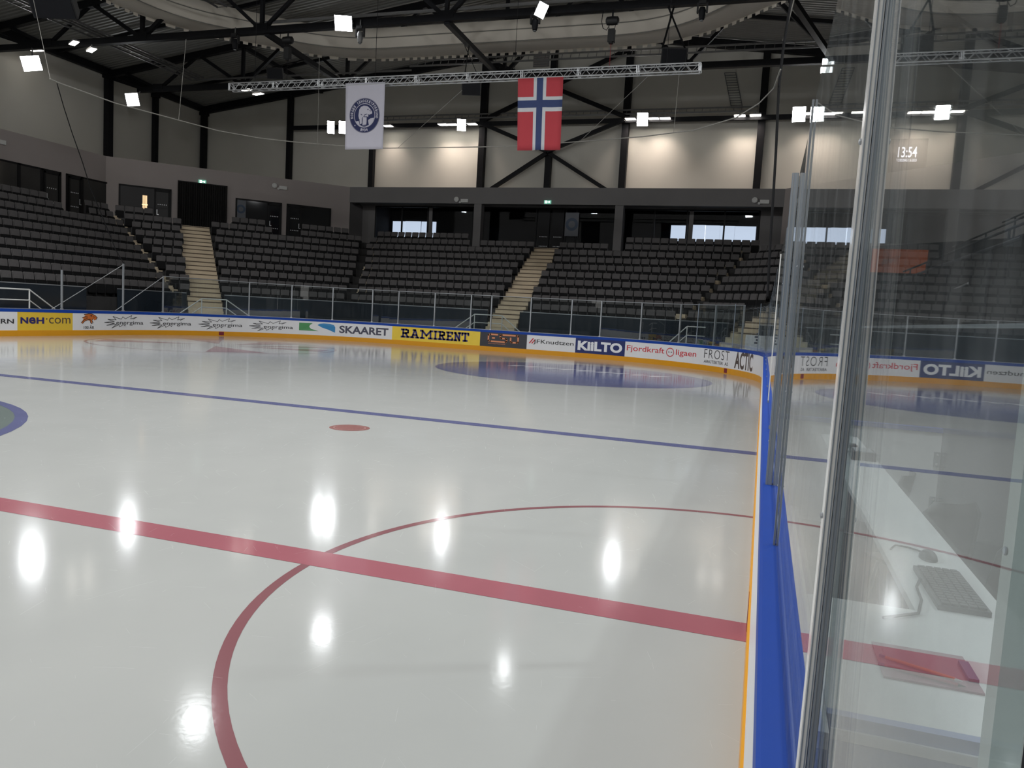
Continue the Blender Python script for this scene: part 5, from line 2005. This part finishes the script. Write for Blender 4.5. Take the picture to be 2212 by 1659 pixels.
for u, v, lab in ((1789, 133, 'upper of two square lamps at the end of the ladder tray'), (1785, 151, 'lower of two square lamps at the end of the ladder tray')):
    p = P(u, v, 1, 39.3)
    root = empty('square_lamp', p)
    tag(root, lab, 'lamp', 'square lamps at the tray end')
    MB().box(p.x - 0.30, p.x + 0.30, p.y, p.y + 0.12, p.z - 0.17, p.z + 0.17).build('housing', M['galv'], root)
    MB().box(p.x - 0.27, p.x + 0.27, p.y - 0.02, p.y, p.z - 0.15, p.z + 0.15).build('diffuser', M['lamp_cool'], root)
    MB().bar((p.x, p.y + 0.06, p.z + 0.15), (p.x, p.y + 0.06, p.z + 0.45), 0.05).build('hanger', M['galv'], root)


# moving-head lamps below the nearest truss
def moving_head(u, v, label, dark=True):
    p = P(u, v, 1, 31.0)
    root = empty('moving_head_lamp', p)
    tag(root, label, 'stage lamp', 'stage lamps under the nearest truss')
    MB().box(p.x - 0.16, p.x + 0.16, p.y - 0.14, p.y + 0.14, p.z + 0.28, p.z + 0.42).build('base', M['black_plastic'], root)
    q = MB()
    for s in (-1, 1):
        q.box(p.x + s * 0.20 - 0.035, p.x + s * 0.20 + 0.035, p.y - 0.08, p.y + 0.08, p.z - 0.08, p.z + 0.34)
    q.box(p.x - 0.23, p.x + 0.23, p.y - 0.09, p.y + 0.09, p.z + 0.24, p.z + 0.30)
    q.build('yoke', M['black_plastic'], root)
    q = MB(); q.lathe((p.x, p.y, p.z - 0.40), [(0.06, 0.0), (0.11, 0.04), (0.15, 0.25), (0.16, 0.42), (0.12, 0.55)], 14)
    q.build('head', M['steel'] if dark else M['galv'], root, smooth=True)
    q = MB(); q.lathe((p.x, p.y, p.z - 0.42), [(0.075, 0.0), (0.075, 0.03)], 12)
    q.build('lens', M['alu_dull'], root)
    MB().bar((p.x, p.y, p.z + 0.4), (p.x, p.y, p.z + 0.75), 0.05).build('clamp', M['galv'], root)


moving_head(508, 91, 'black stage lamp hanging under the nearest truss at left')
moving_head(778, 76, 'grey stage lamp right of the bright square floodlight', False)
moving_head(1156, 48, 'black stage lamp below the two-part floodlight')
moving_head(1517, 24, 'black stage lamp at upper right under the nearest truss')


# chain hoists
def hoist(u, v, Y, label):
    p = P(u, v, 1, Y)
    root = empty('chain_hoist', p)
    tag(root, label, 'hoist', 'black chain hoists')
    q = MB(); q.lathe(p + Vector((-0.30, 0, 0.0)), [(0.10, 0.0), (0.18, 0.05), (0.20, 0.3), (0.18, 0.55), (0.10, 0.60)], 14, (1, 0, 0))
    q.build('motor', M['black_plastic'], root, smooth=True)
    q = MB(); q.box(p.x - 0.15, p.x + 0.15, p.y - 0.14, p.y + 0.14, p.z - 0.95, p.z - 0.38)
    q.lathe(p + Vector((0, 0, -1.02)), [(0.10, 0), (0.15, 0.08)], 10)
    q.build('chain_bag', M['black_plastic'], root)
    q = MB()
    for s in (-1, 1):
        q.tube([p + Vector((s * 0.17, 0, -0.1)), p + Vector((s * 0.12, 0, -0.40))], 0.015, 5)
    q.tube([p + Vector((0, 0, 0.12)), p + Vector((0, 0, 0.45))], 0.04, 6)
    q.build('hook', M['steel'], root)
    q = MB(); q.tube([p + Vector((-0.45, 0, 0.55)), p + Vector((-0.50, 0, 0.0)), p + Vector((-0.42, 0, -0.30)), p + Vector((-0.25, 0, -0.40)), p + Vector((-0.13, 0, -0.2))], 0.018, 5)
    q.build('power_cable', M['cable'], root)
    o = MB().tube([p + Vector((0.0, 0, -1.0)), p + Vector((0.0, 0, -2.1))], 0.012, 5).build('hoist_chain', M['flag_red'] if u > 1000 else M['cable'], root)


hoist(622, 87, 31.2, 'black chain hoist under the nearest truss left of centre')
hoist(1323, 45, 31.2, 'black chain hoist with red chain under the nearest truss at right')


# loudspeakers on straps
def speaker(u, v, Y, w, h, d, top, label, tilt=0.35, wedge=0.6):
    p = P(u, v, 1, Y)
    root = empty('loudspeaker', p)
    tag(root, label, 'loudspeaker', 'hanging loudspeakers')
    f = Vector((0.25, -1, -tilt)).normalized()
    s = f.cross(Vector((0, 0, 1))).normalized()
    up = s.cross(f)
    q = MB()
    a = [p + s * (w / 2) * x + up * (h / 2) * z + f * (d / 2) for x, z in ((-1, -1), (1, -1), (1, 1), (-1, 1))]
    b = [p + s * (w / 2) * wedge * x + up * (h / 2) * (0.85 * z) - f * (d / 2) for x, z in ((-1, -1), (1, -1), (1, 1), (-1, 1))]
    q.add(a + b, [(0, 1, 2, 3), (4, 7, 6, 5), (0, 4, 5, 1), (1, 5, 6, 2), (2, 6, 7, 3), (3, 7, 4, 0)])
    q.build('cabinet', M['black_plastic'], root)
    g = p + f * (d / 2 + 0.012)
    q = MB(); q.frame_box(g, s * (w * 0.46), up * (h * 0.46), f * 0.01)
    q.build('grille', M['steel'], root)
    for sx in (-1, 1):
        q = MB(); q.bar(p + s * (w / 2) * sx * 0.9 + up * h * 0.42, Vector(top) + Vector((sx * 0.12, 0, 0)), 0.09, 0.02)
        q.build('strap', M['cable'], root)
    return root


speaker(598, 158, 35.0, 0.95, 0.62, 0.7, (-26.6, 35.0, 15.72), 'dark loudspeaker on two straps left of the white banner')
speaker(1020, 190, 34.2, 1.0, 0.7, 0.8, (-16.1, 34.2, 15.72), 'dark loudspeaker hanging between banner and flag')
speaker(1453, 125, 32.2, 1.15, 0.95, 0.9, (P(1450, 12, 1, 31.2).x, 31.2, 15.83), 'large dark loudspeaker on straps above the right end of the lighting truss', 0.5)
speaker(125, 8, 18.0, 1.7, 0.85, 0.8, (P(125, 8, 1, 18.0).x, 18.0, 17.9), 'large dark loudspeaker at the upper left corner', 0.7)

# ------------------------------------------------------------------ ring cable hung over the boards
zr = 9.0
rp = [P(u, v, 2, zr) for u, v in ((108, 170), (125, 178), (250, 223), (388, 260), (470, 282), (560, 298), (630, 306), (700, 312), (770, 317), (830, 320), (930, 319), (1035, 317.5), (1115, 315.5), (1250, 306), (1390, 295), (1500, 281), (1590, 254), (1640, 223), (1672, 190), (1686, 150))]
for p in rp:
    p.z = zr
tag(MB().tube(rp, 0.022, 6).build('ring_cable', M['rope'], smooth=True), 'long grey cable loop sagging across the hall above the boards', 'cable')
for (u, v, u2, v2, lab) in ((108, 168, 66, -30, 'thin wire holding the ring cable at far left'), (386, 259, 402, 85, 'thin wire holding the ring cable left of the second truss end'),
                            (686, 311, 690, 120, 'thin wire holding the ring cable beside the two floodlights'), (860, 319, 998, 195, 'slanting wire holding the ring cable beside the loudspeaker'),
                            (1252, 306, 1415, 150, 'slanting wire holding the ring cable right of the flag'), (1455, 288, 1468, 150, 'thin wire holding the ring cable below the right loudspeaker')):
    a = P(u, v, 2, zr)
    b = P(u2, v2, 1, a.y + 0.4)
    tag(MB().tube([a, b], 0.009, 5).build('hanging_wire', M['rope']), lab, 'wire', 'wires of the ring cable')
# thick black cable falling from the tray to the ring, and on to the boards
pts = [P(u, v, 1, 20.0) for u, v in ((1716, -40), (1694, 88), (1689, 130), (1683, 180), (1680, 240), (1676, 330), (1670, 430), (1663, 540), (1658, 640))]
tag(MB().tube(pts, 0.045, 6).build('drop_cable', M['cable'], smooth=True), 'thick black cable hanging straight down left of the glass', 'cable')
pts = [P(u, v, 1, 22.5) for u, v in ((123, 180), (138, 232), (155, 285), (178, 350), (196, 408), (222, 470), (250, 540), (268, 570))]
tag(MB().tube(pts, 0.02, 6).build('drop_cable', M['cable'], smooth=True), 'thin black cable hanging down across the left block of seats', 'cable')
pts = [P(u, v, 1, 24) for u, v in ((1448, 22), (1462, 60), (1478, 150))]
tag(MB().tube([P(1720, -20, 1, 24), P(1700, 60, 1, 24), P(1691, 88, 1, 24)], 0.02, 5).build('hanging_wire', M['rope']), 'pale wire running down to the thick black cable', 'wire')

# ------------------------------------------------------------------ right terrace seen through the glass
for i in range(4):
    k = 1 + 2 * i
    y0, y1 = 6.0, 24.0 + 0.3 * k
    root = empty('crash_barrier', (2.31 + TREAD * k, (y0 + y1) / 2, fz(k)))
    tag(root, 'dark crash barrier on the right terrace, %s step from below' % ORD[k + 1], 'barrier', 'crash barriers of the right terrace')
    x = 2.31 + TREAD * k - 0.3
    MB().tube([(x, y0, fz(k) + 1.05), (x, y1, fz(k) + 1.05)], 0.03).build('rail', M['steel'], root)
    n = 7
    for j in range(n):
        yy = y0 + (y1 - y0) * (j + 0.5) / n
        MB().tube([(x, yy, fz(k)), (x, yy, fz(k) + 1.05)], 0.025).build('post', M['steel'], root)
for (ua, va, ub, vb, X, lab) in ((1855, 725, 2212, 598, 4.2, 'pale sloping handrail seen through the glass, lower one'), (1965, 668, 2092, 612, 4.6, 'pale sloping handrail seen through the glass, upper one')):
    a, b = P(ua, va, 0, X), P(ub, vb, 0, X)
    root = empty('handrail', (X, (a.y + b.y) / 2, 0))
    tag(root, lab, 'handrail', 'handrails of the right terrace')
    MB().tube([a, b], 0.03).build('rail', M['alu'], root)
    for t in (0.1, 0.5, 0.9):
        c = a.lerp(b, t)
        MB().tube([(X, c.y, max(0.0, c.z - 1.0)), c], 0.022).build('post', M['alu_dull'], root)
a, b = P(1885, 537, 1, 27.0), P(2000, 592, 1, 27.0)
root = empty('orange_banner', ((a.x + b.x) / 2, 27.0, b.z))
tag(root, 'orange cloth banner with dark marks seen through the glass', 'banner')
MB().box(a.x, b.x, 26.98, 27.02, b.z, a.z).build('cloth', M['orange_cloth'], root)
q = MB()
w_, h_ = b.x - a.x, a.z - b.z
for i in range(5):
    x = a.x + w_ * (0.12 + 0.07 * i)
    q.bar((x, 26.975, b.z + h_ * (0.25 + 0.05 * i)), (x + 0.12 * w_, 26.975, b.z + h_ * (0.55 + 0.06 * i)), 0.05, 0.008)
q.build('marks', M['ink_brown'], root)
q = MB()
for x in (a.x, b.x):
    q.tube([(x, 27.05, fz(2)), (x, 27.05, a.z + 0.1)], 0.03)
q.build('post', M['steel'], root)
# clock display
a, b = P(1934, 308, 1, 43.0), P(1988, 368, 1, 43.0)
root = empty('clock_display', ((a.x + b.x) / 2, 43.0, b.z))
tag(root, 'dark display with lit clock digits seen through the glass', 'display')
x0, x1, z0, z1 = a.x - 0.25, b.x + 0.25, b.z - 0.2, a.z + 0.2
MB().box(x0, x1, 43.0, 43.25, z0, z1).build('cabinet', M['black_plastic'], root)
MB().bar(((x0 + x1) / 2, 43.12, z1), ((x0 + x1) / 2, 43.12, roofz(6) + 0.3), 0.08).build('hanger', M['steel'], root)


def lit_line(s, u0, u1, v0, v1, name):
    A, B_ = P(u0, (v0 + v1) / 2, 1, 42.98), P(u1, (v0 + v1) / 2, 1, 42.98)
    zt_, zb = P((u0 + u1) / 2, v0, 1, 42.98).z, P((u0 + u1) / 2, v1, 1, 42.98).z
    v, f = text_mesh(s, 0.01)
    q = MB(); q.add([(A.x + (B_.x - A.x) * x, 42.985, zb + (zt_ - zb) * y) for x, y in v], f)
    q.build(name, M['lit_text'], root)


lit_line('13:54', 1940, 1981, 317, 340, 'digits')
lit_line('TORSDAG 1.6.2023', 1936, 1980, 343, 349, 'date_line')

# ------------------------------------------------------------------ timekeeper's booth behind the near glass
root = empty('desk', (0.62, 0.0, 0.0))
tag(root, 'long narrow white timekeeper desk behind the near glass', 'desk')
ZD_ = 0.93
q = MB(); q.box(0.50, 0.80, -2.80, 2.6, ZD_ - 0.03, ZD_)
q.box(0.16, 0.50, -2.80, -1.95, ZD_ - 0.03, ZD_)
q.build('desk_top', M['desk'], root)
MB().box(0.16, 0.80, -2.83, -2.80, 0.30, ZD_).build('end_panel', M['mat_blue'], root)
MB().box(0.17, 0.80, -2.838, -2.83, 0.872, 0.898).build('white_stripe', M['white_board'], root)
for y in (-2.5, -0.9, 0.9, 2.5):
    MB().box(0.58, 0.64, y - 0.03, y + 0.03, 0.0, ZD_ - 0.03).build('leg', M['galv'], root)
a = MB().box(0.118, 0.155, -2.95, -0.6, 0.90, 0.94).build('shelf_edge', M['white_board'])
tag(a, 'narrow white ledge right behind the near glass', 'ledge')
# keyboard
root = empty('keyboard', (0.655, -1.68, ZD_))
tag(root, 'dark grey keyboard lying on the white desk', 'keyboard')
MB().box(0.575, 0.735, -1.91, -1.45, ZD_, ZD_ + 0.018).build('keyboard_body', M['keys'], root)
q = MB()
for i in range(5):
    for j in range(15):
        x = 0.588 + i * 0.028; y = -1.90 + j * 0.0295
        q.box(x, x + 0.023, y, y + 0.024, ZD_ + 0.018, ZD_ + 0.026)
q.build('key_field', M['chair'], root)
MB().tube([(0.575, -1.60, ZD_ + 0.012), (0.545, -1.70, ZD_ + 0.008), (0.535, -1.85, ZD_ + 0.008), (0.50, -2.0, ZD_ + 0.008), (0.38, -2.1, ZD_ + 0.008)], 0.005, 6).build('cord', M['cable'], root)
# mouse
root = empty('computer_mouse', (0.665, -1.25, ZD_))
tag(root, 'flat dark mouse with its cord on the white desk', 'mouse')
q = MB()
vs, fs = [], []
for j in range(7):
    for i in range(13):
        th, ph_ = pi / 2 * j / 6, 2 * pi * i / 12
        vs.append((0.665 + 0.035 * cos(ph_) * cos(th), -1.25 + 0.065 * sin(ph_) * cos(th), ZD_ + 0.036 * sin(th)))
for j in range(6):
    for i in range(12):
        a = j * 13 + i
        fs.append((a, a + 1, a + 14, a + 13))
q.add(vs, fs)
q.build('mouse_body', M['keys'], root, smooth=True)
MB().tube([(0.65, -1.19, ZD_ + 0.01), (0.61, -1.13, ZD_ + 0.006), (0.56, -1.12, ZD_ + 0.006), (0.53, -1.2, ZD_ + 0.006)], 0.004, 6).build('cord', M['cable'], root)
# pens on a clipboard
root = empty('clipboard', (0.43, -2.50, ZD_))
tag(root, 'plum coloured clipboard on the near end of the desk', 'clipboard')
MB().box(0.32, 0.56, -2.56, -2.32, ZD_, ZD_ + 0.006).build('board', M['clip'], root)
MB().box(0.535, 0.56, -2.50, -2.38, ZD_ + 0.006, ZD_ + 0.016).build('clip', M['ink_navy'], root)
za = ZD_ + 0.011
for (x0, y0, x1, y1, mt, lab, nm, zz) in ((0.34, -2.44, 0.50, -2.51, 'pencil', 'orange pencil on the plum clipboard', 'pencil', za), (0.33, -2.50, 0.50, -2.545, 'pen', 'dark red pen beside the orange pencil', 'pen', za)):
    r_ = 0.0045
    A, B_ = Vector((x0, y0, zz)), Vector((x1, y1, zz))
    d_ = (B_ - A).normalized()
    root = empty(nm, (A.x, A.y, ZD_ + 0.006))
    tag(root, lab, nm)
    MB().tube([A, B_], r_, 8).build('barrel', M[mt], root, smooth=True)
    q = MB(); q.lathe(B_, [(r_, 0), (0.001, 0.018)], 8, d_)
    q.build('tip', M['desk'] if nm == 'pencil' else M['cable'], root)
    q = MB(); q.lathe(A, [(r_ * 1.08, 0), (r_ * 1.08, -0.016)][::-1], 8, d_)
    q.build('end_cap', M['ink_navy'], root)


# shell chairs
def chair(x, y, rz, label):
    root = empty('shell_chair', (x, y, 0.0), rz)
    tag(root, label, 'chair', 'black shell chairs of the booth')
    q = MB()
    prof_ = [(-0.20, 0.50), (0.0, 0.47), (0.16, 0.48), (0.21, 0.54), (0.24, 0.70), (0.27, 0.86), (0.285, 0.93)]
    wd2 = [0.20, 0.21, 0.21, 0.21, 0.205, 0.19, 0.13]
    vs, fs = [], []
    nn_ = 9
    for (yy, zz), w2 in zip(prof_, wd2):
        for i in range(nn_):
            t = -1 + 2 * i / (nn_ - 1)
            vs.append((w2 * t, yy - 0.05 * t * t * (1 if zz > 0.5 else 0), zz + (0.03 * t * t if zz < 0.5 else 0)))
    for j in range(len(prof_) - 1):
        for i in range(nn_ - 1):
            a = j * nn_ + i
            fs.append((a, a + 1, a + nn_ + 1, a + nn_))
    q.add(vs, fs)
    o = q.build('shell', M['chair'], root, 'local', smooth=True)
    so = o.modifiers.new('thickness', 'SOLIDIFY'); so.thickness = 0.012
    for sx, sy in ((-1, -1), (1, -1), (-1, 1), (1, 1)):
        MB().tube([(sx * 0.16, sy * 0.13, 0.47), (sx * 0.20, sy * 0.20, 0.0)], 0.011, 8).build('leg', M['alu_dull'], root, 'local')
    return root


chair(0.70, 0.98, radians(-110), 'black shell chair at the far part of the white desk')
chair(0.92, 0.28, radians(-150), 'black shell chair facing away beside the keyboard')
chair(1.12, -0.40, radians(-150), 'black shell chair nearest to the pale post')
# white partition with a hinged door at the far end of the booth
root = empty('booth_partition', (1.3, 3.2, 0.0))
tag(root, 'white board partition with hinge plates at the far end of the booth', 'partition')
MB().box(0.13, 1.62, 3.18, 3.24, 0.0, 0.97).build('panel', M['white_board'], root)
MB().box(1.64, 2.9, 3.18, 3.24, 0.0, 0.97).build('door_leaf', M['white_board'], root)
MB().box(0.13, 2.9, 3.165, 3.255, 0.97, 1.01).build('top_rail', M['blue_cap'], root)
for z in (0.72, 0.30):
    r2 = MB().box(1.53, 1.73, 3.165, 3.18, z - 0.07, z + 0.07).build('hinge_plate', M['alu_dull'], root)
    q = MB()
    for dx in (-0.07, 0.07):
        for dz in (-0.045, 0.045):
            q.lathe((1.63 + dx, 3.165, z + dz), [(0.012, 0), (0.008, 0.006)], 8, (0, -1, 0))
    q.build('bolts', M['alu'], r2)
root = empty('back_partition', (2.95, 0.4, 0.0))
tag(root, 'white board partition along the back of the booth', 'partition')
MB().box(2.92, 2.98, -3.6, 3.26, 0.0, 0.97).build('panel', M['white_board'], root)
MB().box(2.90, 3.0, -3.6, 3.26, 0.97, 1.01).build('top_rail', M['blue_cap'], root)
# small monitor arm and box on the desk
root = empty('desk_microphone', (0.66, 1.9, ZD_))
tag(root, 'small dark microphone stand at the far end of the desk', 'microphone')
MB().box(0.60, 0.72, 1.84, 1.96, ZD_, ZD_ + 0.025).build('base', M['black_plastic'], root)
MB().tube([(0.66, 1.9, ZD_ + 0.025), (0.66, 1.88, ZD_ + 0.2), (0.62, 1.82, ZD_ + 0.3)], 0.006, 6).build('gooseneck', M['black_plastic'], root)
q = MB(); q.lathe((0.615, 1.81, ZD_ + 0.305), [(0.01, 0), (0.016, 0.015), (0.016, 0.045), (0.008, 0.06)], 10, (-0.6, -0.5, 0.5))
q.build('capsule', M['black_plastic'], root)
root = empty('control_box', (0.70, 1.35, ZD_))
tag(root, 'small grey control box on the far part of the desk', 'box')
MB().box(0.62, 0.78, 1.25, 1.48, ZD_, ZD_ + 0.06).build('case', M['keys'], root)
MB().box(0.64, 0.76, 1.27, 1.46, ZD_ + 0.06, ZD_ + 0.065).build('top_plate', M['alu_dull'], root)
MB().tube([(0.70, 1.48, ZD_ + 0.02), (0.66, 1.6, ZD_ + 0.01), (0.56, 1.55, ZD_ + 0.01)], 0.006, 6).build('cord', M['cable'], root)

print('seats', NSEAT, 'single', len(single))
